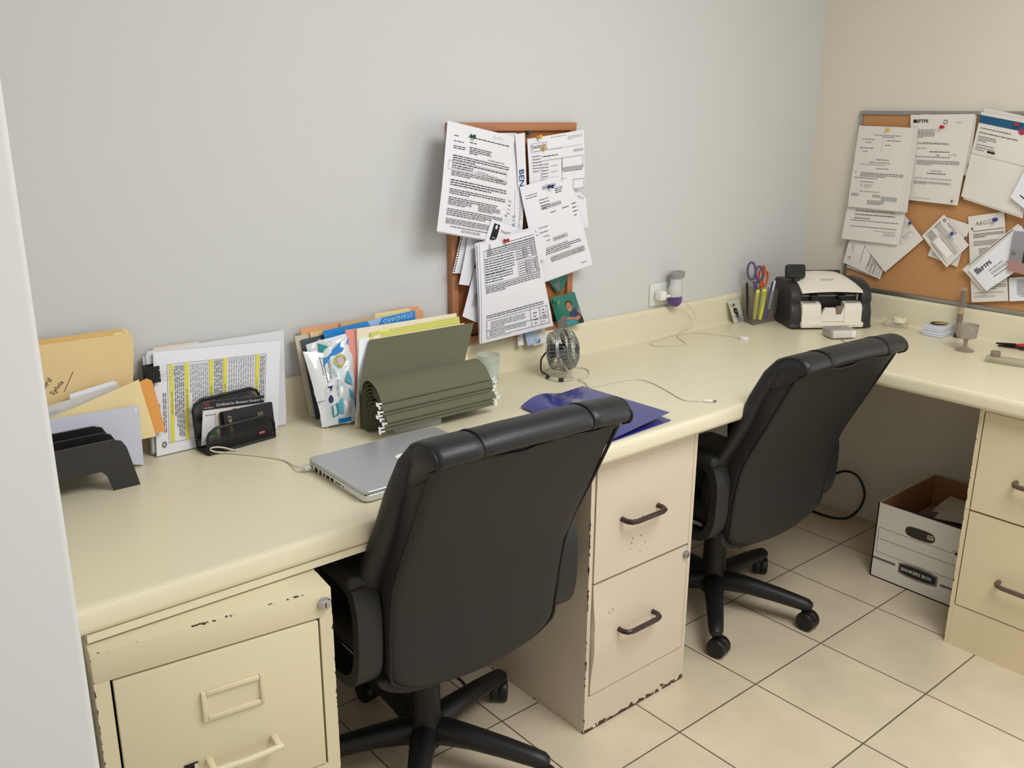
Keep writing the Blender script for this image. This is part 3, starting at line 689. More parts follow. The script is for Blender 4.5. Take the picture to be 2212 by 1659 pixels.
paper('document', 'letter headed EFTPS held by a red pin on the wide cork board', 'document', B2['Q3'],
      [('R', .05, .10, .055, .095, blk), ('T', 'EFTPS', .10, .092, .0105, blk, 0, .03), ('O', .57, .085, .035, .026, .35, G_), ('P', .74, .82, .085, .10, 1, G_), ('P', .14, .42, .165, .265, 7, G_), ('T', 'Your EFTPS Enrollment Status...', .14, .335, .0058, I, 0, .012), ('P', .14, .32, .375, .39, 1, G_), ('P', .36, .70, .41, .43, 1, I), ('T', 'FAIR', .48, .465, .004, I, 0, .01), ('P', .12, .72, .47, .49, 1, G_), ('P', .14, .90, .515, .575, 4, G_), ('P', .40, .62, .63, .645, 1, G_), ('P', .34, .70, .655, .68, 1, I), ('P', .10, .82, .72, .735, 1, G_), ('P', .10, .80, .76, .80, 3, G_), ('P', .10, .46, .955, .97, 1, L_), ('R', .86, .90, .945, .975, G_), ('T', 'Jer 35d', .70, .46, .006, L_, 4)], m=pw, bulge=.003, curl=.003, group=gr)
paper('document', 'sheet showing only its edge behind the letter headed EFTPS', 'document', B2['Q3b'], [('R', .955, .975, .80, .92, I)], m=pw, bulge=.002, curl=.001, group=gr)
paper('document', 'sheet headed by a dark blue band on the wide cork board', 'document', B2['Q4'],
      [('R', .0, 1, .035, .125, mat('teal_blue_band', (26, 84, 122), .5)), ('E', .80, .13, .06, .035, mat('faded_red', (150, 60, 80), .5)), ('P', .06, .62, .165, .19, 1, I), ('P', .06, .76, .215, .24, 1, I), ('P', .06, .40, .26, .33, 3, G_), ('P', .06, .40, .35, .41, 2, G_), ('P', .06, .22, .415, .43, 1, I), ('R', .28, .42, .41, .432, blk), ('P', .28, .40, .455, .465, 1, L_), ('R', 0, 1, .475, .479, L_)], m=pw, bulge=.004, curl=.004, group=gr, extra=((.004, .006, .004),))
paper('document', 'torn topped sheets behind the sheet with the blue band', 'document', B2['Q4b'], [], m=pw, bulge=.004, curl=.005, group=gr, extra=((.006, .004, -.008),))
paper('document', 'blank tilted sheet at the right edge of the picture beside the blue-banded sheet', 'paper', B2['Q5'], [('R', .2, .5, .80, .83, I)], m=paper_m, bulge=.003, group=gr)
paper('document', 'tilted hand-sketched plan with a blue pin, below the court form', 'document', B2['Q6'],
      [('S', [(.62, .25), (.92, .25), (.92, .75), (.62, .75), (.62, .25)], .0007, L_), ('S', [(.62, .5), (.92, .5)], .0007, L_), ('T', '4 x 2', .66, .38, .006, L_, 90), ('T', '12', .74, .65, .006, L_, 90), ('T', 'a-b', .40, .6, .006, L_, 90), ('S', [(.35, .4), (.55, .45), (.5, .6)], .0007, L_), ('P', .7, .9, .55, .7, 3, L_)], m=pw, bulge=.002, curl=.002, group=gr)
paper('document', 'tilted letter with a ruled statement, at the lower left of the wide cork board', 'document', B2['Q7'],
      [('T', 'A', .16, .80, .012, G_, 90), ('PV', .10, .18, .30, .60, 3, L_), ('PV', .40, .43, .1, .9, 1, G_), ('PV', .60, .66, .15, .92, 2, I), ('PV', .68, .96, .25, .95, 9, G_)], m=pw, bulge=.003, curl=.003, group=gr)
paper('document', 'plain sheet peeking out below the tilted ruled statement', 'paper', B2['Q7b'], [], m=pw, bulge=.001, curl=.001, group=gr)
paper('document', 'tilted printed bill with a round emblem and a blue pin', 'document', B2['Q8'],
      [('O', .90, .12, .05, .045, .4, I), ('T', 'FORTISUS', .88, .22, .008, I, -90), ('PV', .52, .76, .08, .95, 8, L_), ('R', .50, .78, .07, .085, G_), ('PV', .14, .40, .06, .30, 5, G_), ('R', .20, .44, .34, .86, mat('bill_white', (240, 238, 234), .8)), ('PV', .08, .16, .30, .95, 2, G_), ('PV', .46, .50, .3, .95, 1, G_)], m=pw, bulge=.003, curl=.002, group=gr)
paper('document', 'sheet turned behind the printed bill with the round emblem', 'paper', B2['Q8b'], [('R', .94, .99, .28, .36, I), ('PV', .1, .22, .9, .98, 2, L_)], m=pw, bulge=.002, curl=.002, group=gr)
paper('document', 'letter headed A&G with a blue pin, lower right of the wide cork board', 'document', B2['Q9'],
      [('T', 'A&G', .20, .115, .013, G_, 0), ('P', .54, .80, .05, .115, 4, L_), ('R', .08, .14, .135, .16, G_), ('R', .14, .98, .175, .182, G_), ('P', .14, .98, .205, .26, 3, I), ('P', .14, .98, .29, .35, 4, G_), ('P', .28, .95, .375, .45, 5, G_), ('P', .20, .70, .47, .50, 2, I), ('P', .55, .98, .80, .86, 3, G_), ('P', .10, .90, .885, .90, 1, G_), ('P', .10, .66, .92, .95, 2, L_)], m=pw, bulge=.003, curl=.003, group=gr)
paper('envelope', 'tilted envelope printed EFTPS on the wide cork board', 'envelope', B2['Q10'],
      [('R', .06, .13, .12, .34, G_), ('T', 'EFTPS', .13, .33, .0125, blk, 0, .03), ('O', .86, .22, .045, .09, .4, I), ('P', .24, .62, .56, .66, 2, G_), ('P', .24, .66, .70, .78, 1, I), ('P', .24, .50, .46, .52, 1, G_)], m=paper_m, bulge=.002, curl=.002, group=gr)
paper('envelope', 'tilted sheet lying just behind the envelope printed EFTPS', 'paper', B2['Q10b'], [('R', .1, .9, .03, .05, I)], m=pw, bulge=.002, curl=.002, group=gr)
paper('photograph', 'photograph of a dark cylinder under grey sky at the picture edge', 'photograph', B2['Q11'],
      [('R', 0, 1, .45, .72, mat('photo_haze', (140, 138, 142), .4)), ('R', 0, 1, .72, 1, mat('photo_rose', (168, 132, 124), .4)), ('R', .45, .95, .42, .74, blk), ('E', .7, .42, .25, .05, blk), ('E', .12, .56, .08, .05, G_)], m=mat('photo_sky', (150, 146, 156), .4), bulge=.001, curl=0, group=gr)
paper('receipt', 'narrow printed receipt at the lower right edge of the picture', 'receipt', B2['Q12'], [('P', .3, .95, .1, .75, 14, G_), ('P', .4, .7, .76, .84, 3, G_)], m=paper_m, bulge=.002, curl=.001, group=gr)
pin('yellow push pin through the court form on the wide cork board', (-.034, -.310, 1.453), (-1, 0, .2), py)
pin('red push pin through the letter headed EFTPS', (-.026, -.496, 1.466), (-1, .2, 0), pr)
pin('red push pin on the dark blue band', (-.033, -.734, 1.476), (-1, .1, .1), pr, .9)
pin('blue push pin through the hand-sketched plan', (-.026, -.424, 1.143), (-1, -.5, .1), pb)
pin('blue push pin through the printed bill with the round emblem', (-.032, -.576, 1.123), (-1, -.5, 0), pb)
pin('blue push pin through the letter headed A&G', (-.022, -.709, 1.181), (-1, .1, -.1), pb, 1.1)

# ------------------------------------------------------------------ things on the countertop, left to right
buff = mat('manila_buff', (230, 202, 148), .75, var=.05, vscale=9); buff_d = mat('manila_edge', (220, 180, 110), .75, var=.06, vscale=12)
creamf = mat('cream_folder', (236, 216, 164), .75, var=.03, vscale=10); orangef = mat('orange_envelope', (228, 160, 84), .75, var=.04, vscale=12)
greenf = mat('olive_green_card', (100, 101, 80), .8, var=.06, vscale=120); greenf2 = mat('olive_green_card_inside', (70, 72, 56), .85, var=.05, vscale=120)
pinkf = mat('pink_folder', (226, 150, 140), .75); peach = mat('peach_folder', (224, 166, 122), .75, var=.04, vscale=14); yellowp = mat('yellow_pad_paper', (206, 204, 110), .8); creamp = mat('cream_page', (232, 222, 196), .8)
pale_blue = mat('bluish_white_paper', (206, 208, 224), .8)
smoke_blk = mat('dark_olive_plastic', (50, 49, 47), .42)

def slab(name, label, cat, corners, m, thick=.002, bulge=0, curl=0, marks=(), group=None, tabs=(), rnd=(0, 0)):
    """upright folder or pad: front face through four corners, thickness behind; tabs = (u0,u1,height) along the top"""
    ctr = sum((Vector(c) for c in corners), Vector())/4
    cs = [Vector(c)-ctr for c in corners]; cols = [m]; mb = MB(); mb.keep = True
    S1 = quadS(cs, bulge, curl); rx, rv = rnd
    def S(u, v):
        p = S1(u, v)
        if rx and v < rv: p = p-(cs[1]-cs[0]).normalized()*rx*(1-math.sqrt(max(0, 1-(1-v/rv)**2)))*u**6
        return p
    sheet(mb, S, marks, cols, thick, 10, 14 if rx else 10)
    up = (cs[0]-cs[3]).normalized()
    for (u0, u1, h, tm) in tabs:
        if tm not in cols: cols.append(tm)
        k = cols.index(tm); c2 = [S(u0+.015, 0)+up*h, S(u1-.015, 0)+up*h, S(u1, .03), S(u0, .03)]
        m2 = MB(); m2.keep = True; sheet(m2, quadS(c2, 0, 0), (), [tm], thick*.6, 3, 2)
        mb.add(m2.v, m2.f, k)
    return tag(mb.build(name, cols, None, ctr), label, cat, group)

# black letter sorter
so = thing('letter_sorter', 'black plastic letter sorter at the left end of the countertop', 'letter sorter', (-2.745, -.15, ZT))
def sorter_plate(y, zt, x0, x1, arch, th=.005):
    mb = MB(); a = x0+.745*0
    pts = [(x0+(0 if arch else .012), 0 if arch else .050), (x0+.020, zt-.03), (x0+.028, zt-.012), (x0+.042, zt-.002), (x0+.06, zt), (x1-.042, zt), (x1-.026, zt-.006), (x1-.018, zt-.020), (x1-(0 if arch else .012), 0 if arch else .050)]
    if arch: pts += [(x1-.052, 0), (x1-.060, arch-.012), (x1-.070, arch), (x0+.070, arch), (x0+.060, arch-.012), (x0+.052, 0)]
    M = Matrix.Translation((0, y, 0)) @ Matrix.Rotation(PI/2, 4, 'X')
    mb.prism([(x, z) for x, z in pts], th, 0, M)
    return mb
sorter_plate(-.057, .104, -.118, .119, .044).build('front_panel', smoke_blk, so)
sorter_plate(-.013, .107, -.112, .112, 0).build('divider', blackp, so)
sorter_plate(.031, .110, -.110, .109, 0).build('divider', blackp, so)
sorter_plate(.075, .113, -.108, .106, .044).build('back_panel', blackp, so)
sb = MB(); sb.box((0, .010, .052), (.17, .13, .004)); sb.build('tray_floor', blackp, so)
# what stands in it
slab('folder', 'tall tan manila folder with handwriting, standing against the wall at the left', 'folder', [(-2.765, -.030, 1.061), (-2.548, -.030, 1.060), (-2.585, -.060, .842), (-2.795, -.060, .842)], buff, .003, .004, .003,
     [('R', 0, .93, .0, .045, buff_d), ('T', 'Abril', .15, .48, .011, I, 48), ('T', 'Sylvia', .255, .52, .010, I, 50), ('S', [(.35, .50), (.43, .33)], .0012, I), ('E', .60, .06, .05, .007, creamf), ('E', .86, .04, .05, .012, creamf)], rnd=(.018, .18))
paper('document', 'white sheets standing in front of the tall tan folder', 'paper', [(-2.700, -.068, .950), (-2.612, -.068, .963), (-2.620, -.088, .850), (-2.715, -.088, .850)], [], extra=((.006, .004, 0),), thick=.001)
paper('document', 'greyish sheets sloping down just behind the cream folder', 'paper', [(-2.755, -.0745, .934), (-2.605, -.0745, .956), (-2.610, -.094, .845), (-2.766, -.094, .845)], [('P', .05, .2, .12, .2, 2, L_)], m=mat('greyish_paper', (206, 204, 200), .8), thick=.001)
slab('envelope', 'orange envelope leaning beside the cream folder', 'envelope', [(-2.650, -.083, .925), (-2.540, -.080, .962), (-2.526, -.092, .840), (-2.650, -.098, .83)], orangef, .002, .002, rnd=(.010, .14))
slab('folder', 'cream folder tilted over the letter sorter', 'folder', [(-2.761, -.100, .914), (-2.569, -.090, .962), (-2.550, -.101, .835), (-2.766, -.104, .838)], creamf, .002, .003, .002)
paper('document', 'pale bluish sheet standing in the letter sorter', 'paper', [(-2.769, -.112, .920), (-2.585, -.112, .914), (-2.591, -.116, .785), (-2.785, -.116, .845)], [('R', .965, .995, .05, .11, paper_m)], m=pale_blue, extra=((.003, .002, .002), (.005, .004, .002)), bulge=.001)

# stack of papers standing against the wall
hl = mat('yellow_highlighter', (222, 214, 84), .8)
fm = [('F', .095, .88, .13, .90, .0008, G_)]
for u in (.11, .225, .415, .525, .79): fm += [('R', u, u+.030, .13, .90, hl), ('PV', u+.008, u+.022, .40, .62, 1, G_)]
fm += [('PV', .145, .22, .15, .86, 5, G_), ('PV', .262, .41, .15, .86, 9, L_), ('PV', .45, .52, .14, .86, 5, G_), ('PV', .565, .78, .14, .86, 11, L_), ('PV', .825, .87, .15, .86, 3, G_), ('PV', .055, .085, .40, .80, 2, G_), ('PV', .02, .045, .5, .7, 1, L_), ('P', .89, .9, .14, .2, 1, G_), ('O', .06, .90, .018, .03, .5, G_)]
paper('document', 'printed form with yellow highlighted bars, front of the stack against the wall', 'document', [(-2.515, -.032, 1.000), (-2.218, -.034, .982), (-2.262, -.078, .7835), (-2.548, -.085, .7835)], fm, bulge=.001, curl=.002, thick=.0015)
paper('document', 'white papers standing against the wall behind the highlighted form', 'paper', [(-2.528, -.022, .996), (-2.206, -.022, .997), (-2.236, -.066, .785), (-2.552, -.074, .790)], [], m=mat('soft_white_paper', (220, 221, 224), .8), extra=((.004, -.003, 0), (-.005, .003, .004), (.006, -.006, 0)), bulge=.002, curl=.003, thick=.003)
slab('folder', 'buff folder edge showing at the back of the paper stack', 'folder', [(-2.508, -.012, 1.006), (-2.405, -.012, 1.004), (-2.41, -.028, .90), (-2.52, -.028, .90)], mat('pale_buff', (226, 206, 184), .8), .002)
bc = thing('binder_clip', 'black binder clip with wire arms on the left edge of the paper stack', 'binder clip', (-2.531, -.056, .958), R(2))
b = MB(); b.box((.004, -.0035, 0), (.026, .0015, .036)); b.box((.004, .0215, 0), (.026, .0015, .036)); b.box((-.0095, .009, 0), (.002, .027, .036)); b.build('clip_body', blackp, bc)
w = MB(); w.tube(spline([(.014, -.0045, .009), (.030, -.0055, .006), (.040, -.006, .0075), (.047, -.006, .003), (.047, -.006, -.003), (.040, -.006, -.0075), (.030, -.0055, -.006), (.014, -.0045, -.009)], 4), .0009, 6); w.build('wire_arm', alum, bc)

# black mesh letter holder with cards and booklets
mm = mesh_mat()
ho = thing('mesh_holder', 'black wire mesh letter holder filled with cards and booklets', 'letter holder', (-2.377, -.115, ZT), R(6.8))
def mesh_plate(y, w, h, slope=0):
    o = [(-w/2, .004), (-w/2, h-.022), (-w/2+.006, h-.009), (-w/2+.022, h), (w/2-.022, h), (w/2-.006, h-.009), (w/2, h-.022), (w/2, .004)]
    f = MB(); f.tube([(x, y+slope*z, z) for x, z in o]+[(0, y, .004)], .0032, 8, closed=True)
    p = MB(); p.add([(x, y+slope*z, z) for x, z in o], [list(range(8))], 0)
    return f, p
for nm, y, h in (('front_frame', -.022, .058), ('back_frame', .028, .112)):
    f, p = mesh_plate(y, .166, h, .06); fo = f.build(nm, blackp, ho); p.build('mesh_panel', mm, fo)
b = MB(); b.box((0, .003, .0065), (.166, .052, .003)); b.tube([(-.083, -.022, .004), (-.083, .028, .004)], .003, 8); b.tube([(.083, -.022, .004), (.083, .028, .004)], .003, 8); b.build('base', blackp, ho)
card_w = mat('glossy_card', (226, 226, 228), .35)
paper('card', 'white card with a black band reading Certificate for Biometric Passport Photos', 'card', [(-2.441, -.099, .890), (-2.292, -.084, .873), (-2.308, -.092, .790), (-2.457, -.106, .793)],
      [('R', 0, 1, 0, .20, mat('card_black', (44, 38, 42), .4)), ('R', .02, .10, .02, .12, mat('dark_red', (110, 44, 44), .5)), ('P', .02, .16, .12, .18, 1, L_), ('T', 'Certificate for Biometric Passport Photos', .20, .135, .0056, card_w, 0, .004), ('P', .04, .46, .30, .34, 1, I), ('E', .50, .30, .055, .06, mat('rust_red', (184, 92, 66), .5)), ('G', [(.06, .80), (.24, .62), (.24, .82)], green_p), ('R', .05, .24, .85, .865, G_), ('P', .05, .2, .88, .98, 3, L_)], m=card_w, bulge=.001, curl=0)
def booklet(name, label, c, rot, w, h, th, m, edge, marks, tilt, group=None):
    t = thing(name, label, 'booklet', c, rot, group); t.rotation_euler = (R(-8), R(tilt), rot)
    mb = MB(); mb.prism(rrect(w, h, .004, 3), .0008, 0, Matrix.Translation((0, 0, h/2)) @ Matrix.Rotation(PI/2, 4, 'X') @ Matrix.Translation((0, 0, th/2)))
    mb.prism(rrect(w, h, .004, 3), .0008, 0, Matrix.Translation((0, 0, h/2)) @ Matrix.Rotation(PI/2, 4, 'X') @ Matrix.Translation((0, 0, -th/2)))
    mb.build('cover', m, t)
    pg = MB(); pg.box((.001, 0, h/2), (w-.005, th-.0004, h-.004)); pg.build('pages', edge, t)
    if marks:
        cols = [m]; mk = MB(); mk.keep = True
        sheet(mk, quadS([(-w/2+.004, -th/2-.0012, h-.004), (w/2-.004, -th/2-.0012, h-.004), (w/2-.004, -th/2-.0012, .004), (-w/2+.004, -th/2-.0012, .004)]), marks, cols, .0003, 4, 4, .0002)
        mk.build('cover_print', cols, t)
    return t
gold = mat('gold_print', (206, 190, 130), .4, .3)
pass_blk = mat('passport_black', (36, 37, 42), .5)
booklet('booklet', 'cream booklet in the mesh holder behind the black passport', (-2.358, -.100, ZT+.008), R(7), .125, .070, .003, creamp, paper_m, (), 4)
booklet('booklet', 'dark booklet just behind the black passport', (-2.352, -.109, ZT+.008), R(7), .122, .070, .003, pass_blk, paper_m, (), 3)
booklet('passport', 'black passport booklet with gold lettering in front of the mesh holder', (-2.345, -.116, ZT+.008), R(7), .125, .073, .0035, pass_blk, paper_m,
        [('T', 'PASSPORT', .13, .97, .0085, gold, 90, .006), ('E', .50, .40, .045, .035, gold), ('S', [(.40, .55), (.6, .42), (.58, .62)], .001, mat('dull_gold', (120, 112, 84), .5)), ('T', 'REP', .74, .42, .006, gold, 90), ('T', 'UM', .80, .40, .006, gold, 90)], 2)
tag(MB().ball((0, 0, 0), (.0085, .0015, .0032), 0, 14).build('red_label', mat('red_label_print', (190, 84, 84), .5), ho, (.048, -.0245, .022)))

# laptop power cable
def cable(name, label, pts, r, m, n=6, cat='cable'):
    c = Vector(pts[0]); mb = MB(); mb.tube(spline([Vector(p)-c for p in pts], 8), r, n)
    return tag(mb.build(name, m, None, c), label, cat)
cable('power_cable', 'white laptop power cable looping in front of the mesh holder', [(-2.345, -.366, .792), (-2.349, -.352, .791), (-2.345, -.315, .785), (-2.345, -.275, .783), (-2.365, -.235, .783), (-2.394, -.192, .783), (-2.420, -.160, .784), (-2.440, -.148, .787), (-2.452, -.146, .793), (-2.452, -.1485, .799), (-2.440, -.150, .799), (-2.424, -.151, .794), (-2.405, -.156, .786), (-2.392, -.152, .783)], .0018, cable_m)

# laptop
lp = thing('laptop', 'closed silver laptop lying behind the nearest chair', 'laptop', (-2.1655, -.4675, ZT), R(-.8))
def rslab(w, d, z0, z1, r, e=.003):
    mb = MB(); rings = []
    for z, s in ((z0, -e), (z0+e*.6, -e*.3), (z0+e, 0), (z1-.001, 0), (z1, -.0008)):
        rings.append([(x, y, z) for x, y in rrect(w+2*s, d+2*s, r, 6)])
    return mb.loft(rings)
rslab(.325, .236, .001, .0165, .014, .004).build('base', silver_w, lp)
rslab(.325, .236, .0175, .0245, .014, .001).build('lid', silver, lp)
b = MB(); b.box((0, 0, .017), (.318, .229, .002)); b.build('lid_gap', dark, lp)
pt = MB()
for yy, wy, hz in ((.100, .007, .006), (.078, .012, .009), (.060, .009, .009), (.045, .0075, .007), (.029, .012, .007), (.011, .012, .007), (-.014, .024, .0022), (-.034, .003, .003)): pt.box((-.1625, yy, .0095), (.0012, wy, hz))
pt.build('ports', dark, lp)
lg = MB(); ap = []
for i in range(28):
    a = 2*PI*i/28; r = .021*(1+.10*math.cos(2*a)**2-.16*max(0, math.sin(a))**8-.10*max(0, -math.sin(a))**8)
    x, y = r*math.cos(a), r*math.sin(a)*1.02
    bx = (x-.0245)**2+(y-.002)**2
    if bx < .0085**2: x = .0245-.0085*math.cos(math.asin(max(-1, min(1, (y-.002)/.0085))))
    ap.append((x, y))
Mx = Matrix.Translation((.003, -.004, .0246)) @ Matrix.Rotation(PI, 4, 'Z')
lg.prism(ap, .0003, 0, Mx); lg.prism([(-.001, .020), (.004, .024), (.0075, .031), (.003, .0295), (-.001, .025)], .0003, 0, Mx)
lg.build('lid_emblem', mat('emblem_white', (246, 246, 244), .3), lp)
pl = MB(); pl.box((-.172, .100, .0095), (.016, .012, .0085), bev=.002); pl.build('power_plug', mat('plug_grey_white', (205, 205, 198), .4), lp)

# cluster of files leaning on the wall
gf = 'files leaning on the wall behind the laptop'
slab('folder', 'peach folder at the very back of the files, touching the wall', 'folder', [(-2.160, -.022, 1.000), (-1.802, -.022, 1.000), (-1.815, -.050, .80), (-2.150, -.050, .80)], peach, .003, 0, .003, group=gf, tabs=((.70, .98, .012, peach),))
slab('folder', 'manila folder with a raised tab among the files', 'folder', [(-2.140, -.031, .990), (-1.835, -.031, .994), (-1.845, -.060, .80), (-2.130, -.060, .80)], buff, .002, 0, .002, group=gf, tabs=((.27, .62, .010, mat('tan_paper', (216, 180, 130), .8)), (.60, .97, .018, creamf)))
dgreen = mat('dark_teal_plastic', (70, 84, 86), .4)
slab('binder', 'grey-green plastic binder standing at the left end of the files', 'binder', [(-2.166, -.034, .975), (-2.100, -.036, .98), (-2.105, -.075, .783), (-2.158, -.075, .783)], dgreen, .003, 0, 0, group=gf)
slab('folder', 'pale folder edges standing at the far left of the files', 'folder', [(-2.178, -.026, .985), (-2.120, -.026, .985), (-2.120, -.066, .79), (-2.168, -.066, .79)], mat('pale_folder', (206, 196, 176), .8), .004, 0, 0, group=gf)
blue_b = mat('bright_blue_plastic', (16, 128, 204), .3); aqua = mat('aqua_print', (96, 178, 204), .4); teal_b = mat('teal_label', (48, 150, 150), .4); bagw = mat('milky_plastic', (226, 230, 234), .22, coat=.4)
slab('plastic_pouch', 'blue plastic pouch with the upside-down word STANDARD', 'pouch', [(-2.112, -.046, .992), (-1.842, -.044, 1.007), (-1.862, -.085, .79), (-2.105, -.095, .79)], blue_b, .003, .004, .006,
     [('T', 'STANDARD', .965, .015, .0115, mat('pale_blue_lettering', (150, 204, 236), .4), 181, .006), ('G', [(.46, .0), (.62, .0), (.55, .11), (.50, .11)], mat('pouch_pale_blue', (150, 184, 220), .4))], group=gf)
# puffy wrapper
wrp = MB(); wrp.keep = True
cs = [Vector(c) for c in ((-2.166, -.058, .968), (-2.046, -.071, .984), (-2.098, -.158, .788), (-2.178, -.140, .7835))]
wc = sum(cs, Vector())/4; cs = [c-wc for c in cs]; S0 = quadS(cs, 0, 0); nn = (cs[3]-cs[0]).cross(cs[1]-cs[0]).normalized()
def SW(u, v):
    p = S0(u, v); a = math.sin(PI*min(max(u, 0), 1))
    return p+nn*(.020*a*math.sin(PI*(.15+.7*v))+.004*math.sin(u*17+v*6)*math.sin(v*13)+.003*math.sin(v*31+u*9)*a)
cols = [bagw]
sheet(wrp, SW, [('G', [(.22, .02), (.40, .10), (.42, .20), (.24, .17)], teal_b), ('T', 'CLEAR', .52, .035, .012, bagw, 188, .01), ('G', [(.20, .22), (.5, .14), (.75, .06), (.95, .02), (.98, .12), (.70, .20), (.45, .22), (.22, .34)], blue_b), ('O', .64, .30, .16, .075, .3, mat('lime_print', (170, 190, 100), .4)), ('E', .64, .30, .10, .05, mat('pale_pink_print', (226, 190, 194), .4)),
                ('G', [(.80, .42), (.92, .52), (.93, .60), (.70, .53)], aqua), ('G', [(.82, .62), (.94, .68), (.94, .76), (.84, .72)], aqua), ('G', [(.45, .35), (.62, .55), (.66, .75), (.5, .6)], mat('icy_blue_print', (176, 208, 226), .35)), ('G', [(.50, .66), (.60, .72), (.62, .90), (.46, .88)], aqua),
                ('G', [(.30, .78), (.46, .76), (.48, .90), (.32, .92)], teal_b), ('G', [(.34, .79), (.45, .79), (.46, .89), (.35, .90)], bagw), ('E', .32, .70, .06, .05, navy), ('G', [(.26, .56), (.38, .55), (.33, .61)], navy), ('R', .45, .85, .94, .99, blue_b), ('PV', .36, .42, .22, .48, 2, G_), ('PV', .5, .55, .5, .7, 1, L_)], cols, .012, 18, 24, .0012)
tag(wrp.build('wrapper', cols, None, wc), 'crumpled white and blue plastic wrapper at the left front of the files', 'wrapper', gf)
slab('envelope', 'clear white sleeve hanging over the left side of the wrapper', 'sleeve', [(-2.184, -.076, .958), (-2.132, -.088, .948), (-2.140, -.136, .850), (-2.178, -.120, .842)], mat('glossy_white_sleeve', (228, 230, 232), .15, coat=.5), .0015, .006, .006, [('PV', .62, .9, .1, .7, 2, G_)], group=gf)
slab('folder', 'pink folder between the blue pouch and the white pages', 'folder', [(-2.066, -.072, .992), (-1.735, -.064, .986), (-1.745, -.12, .79), (-2.085, -.15, .79)], pinkf, .002, .002, .002, group=gf)
slab('document', 'bundle of white pages standing among the files', 'paper', [(-2.038, -.080, .993), (-1.730, -.073, .990), (-1.742, -.13, .79), (-2.088, -.160, .7835)], creamp, .006, .002, .004, group=gf)
slab('notepad', 'yellow lined pad standing among the files', 'notepad', [(-2.006, -.090, .980), (-1.728, -.082, .982), (-1.74, -.14, .79), (-2.07, -.165, .79)], yellowp, .003, .001, .003, group=gf, tabs=((.08, .2, .003, mat('bright_yellow_note', (232, 228, 120), .8)),))
slab('document', 'curled white sleeve edge in front of the yellow pad', 'sleeve', [(-2.040, -.092, .968), (-1.98, -.094, .972), (-2.06, -.175, .79), (-2.110, -.178, .7835)], mat('pale_blue_white', (220, 226, 234), .3), .004, .003, .003, group=gf)
slab('folder', 'brown folder edge just behind the cream folder of the files', 'folder', [(-2.024, -.0965, .957), (-1.73, -.091, .962), (-1.75, -.17, .80), (-2.085, -.182, .80)], mat('brown_folder', (176, 136, 104), .8), .002, 0, 0, group=gf)
slab('folder', 'cream folder directly behind the hanging files', 'folder', [(-2.014, -.102, .968), (-1.722, -.097, .966), (-1.76, -.175, .80), (-2.118, -.190, .7835)], creamf, .004, .002, .002, group=gf)

# olive hanging files: one upright flap and a bunch drooping forward over a small box
gh = 'olive hanging files'
hook_m = mat('white_hook', (238, 238, 234), .35)
def strip_solid(mb, prof, x0, x1, th, mi=0, skew=0):
    """ribbon following prof (y,z), extruded from x0 to x1"""
    P = spline([(0, y, z) for y, z in prof], 5); A = []; B = []
    for i, p in enumerate(P):
        t = (P[min(i+1, len(P)-1)]-P[max(i-1, 0)]).normalized(); n = Vector((0, -t.z, t.y))
        f = i/(len(P)-1)
        A.append((p, n, f))
    ring = lambda x, d: [(x+d*f, (p+n*th/2).y, (p+n*th/2).z) for p, n, f in A]+[(x+d*f, (p-n*th/2).y, (p-n*th/2).z) for p, n, f in reversed(A)]
    mb.loft([ring(x0, skew), ring(x1, skew)], mi)
def hooks(y, z, x0, x1, parent):
    for x, s in ((x0, -1), (x1, 1)):
        mb = MB(); mb.prism([(s*a_, b_) for a_, b_ in ((-.003, -.002), (.0085, -.002), (.0085, -.0055), (.0125, -.0055), (.0140, -.001), (.0145, .0045), (.0110, .0045), (.0105, .002), (-.003, .002))][::s], .0016, 0, Matrix.Translation((x, y, z)) @ Matrix.Rotation(PI/2, 4, 'X'))
        mb.build('hook', hook_m, parent)
hx0, hx1 = -2.108, -1.792
hf = thing('hanging_file', 'olive hanging file standing upright behind the drooping bunch', 'hanging file', (0, 0, ZT), group=gh)
mb = MB(); mb.keep = True; cols = [greenf]
sheet(mb, quadS([(-2.019, -.104, .966-ZT), (-1.693, -.100, .964-ZT), (-1.778, -.168, .876-ZT), (-2.100, -.185, .870-ZT)], -.004, .002), [], cols, .002, 10, 8)
sheet(mb, quadS([(-2.100, -.185, .870-ZT), (-1.778, -.168, .876-ZT), (-1.79, -.212, .003), (-2.112, -.205, .003)], 0, 0), [], cols, .002, 6, 6)
mb.build('flap', cols, hf)
N_ = 8
for k in range(N_):
    f = k/(N_-1)
    lab = 'olive hanging file, %s of the drooping bunch' % ['topmost', 'second from the top', 'third from the top', 'fourth from the top', 'fourth from the bottom', 'third from the bottom', 'second from the bottom', 'lowest'][k]
    h = thing('hanging_file', lab, 'hanging file', (0, 0, ZT), group=gh)
    ze = .088-.062*f; zt_ = .128-.052*f; ye = -.296-.016*f+.003*math.sin(k*2.1)
    mb = MB(); y0_ = -.207-.004*k
    strip_solid(mb, [(y0_, .003), (y0_-.002, .045-.02*f), (y0_-.006, zt_-.022), (y0_-.020, zt_-.004), (y0_-.040, zt_), ((y0_-.04+ye)/2, (zt_+ze)/2+.010), (ye, ze)], hx0+.002*math.sin(k*3), hx1-.002*math.cos(k*2), .0016, 0, .004*math.sin(k*1.7))
    mb.tube([(hx0+.002+.004*math.sin(k*1.7), ye+.001, ze), (hx1+.002+.004*math.sin(k*1.7), ye+.001, ze)], .0027, 8)
    mb.build('card_body', greenf, h)
    hooks(ye+.002, ze-.001, hx0+.006*math.sin(k*1.7), hx1+.006*math.sin(k*1.7), h)
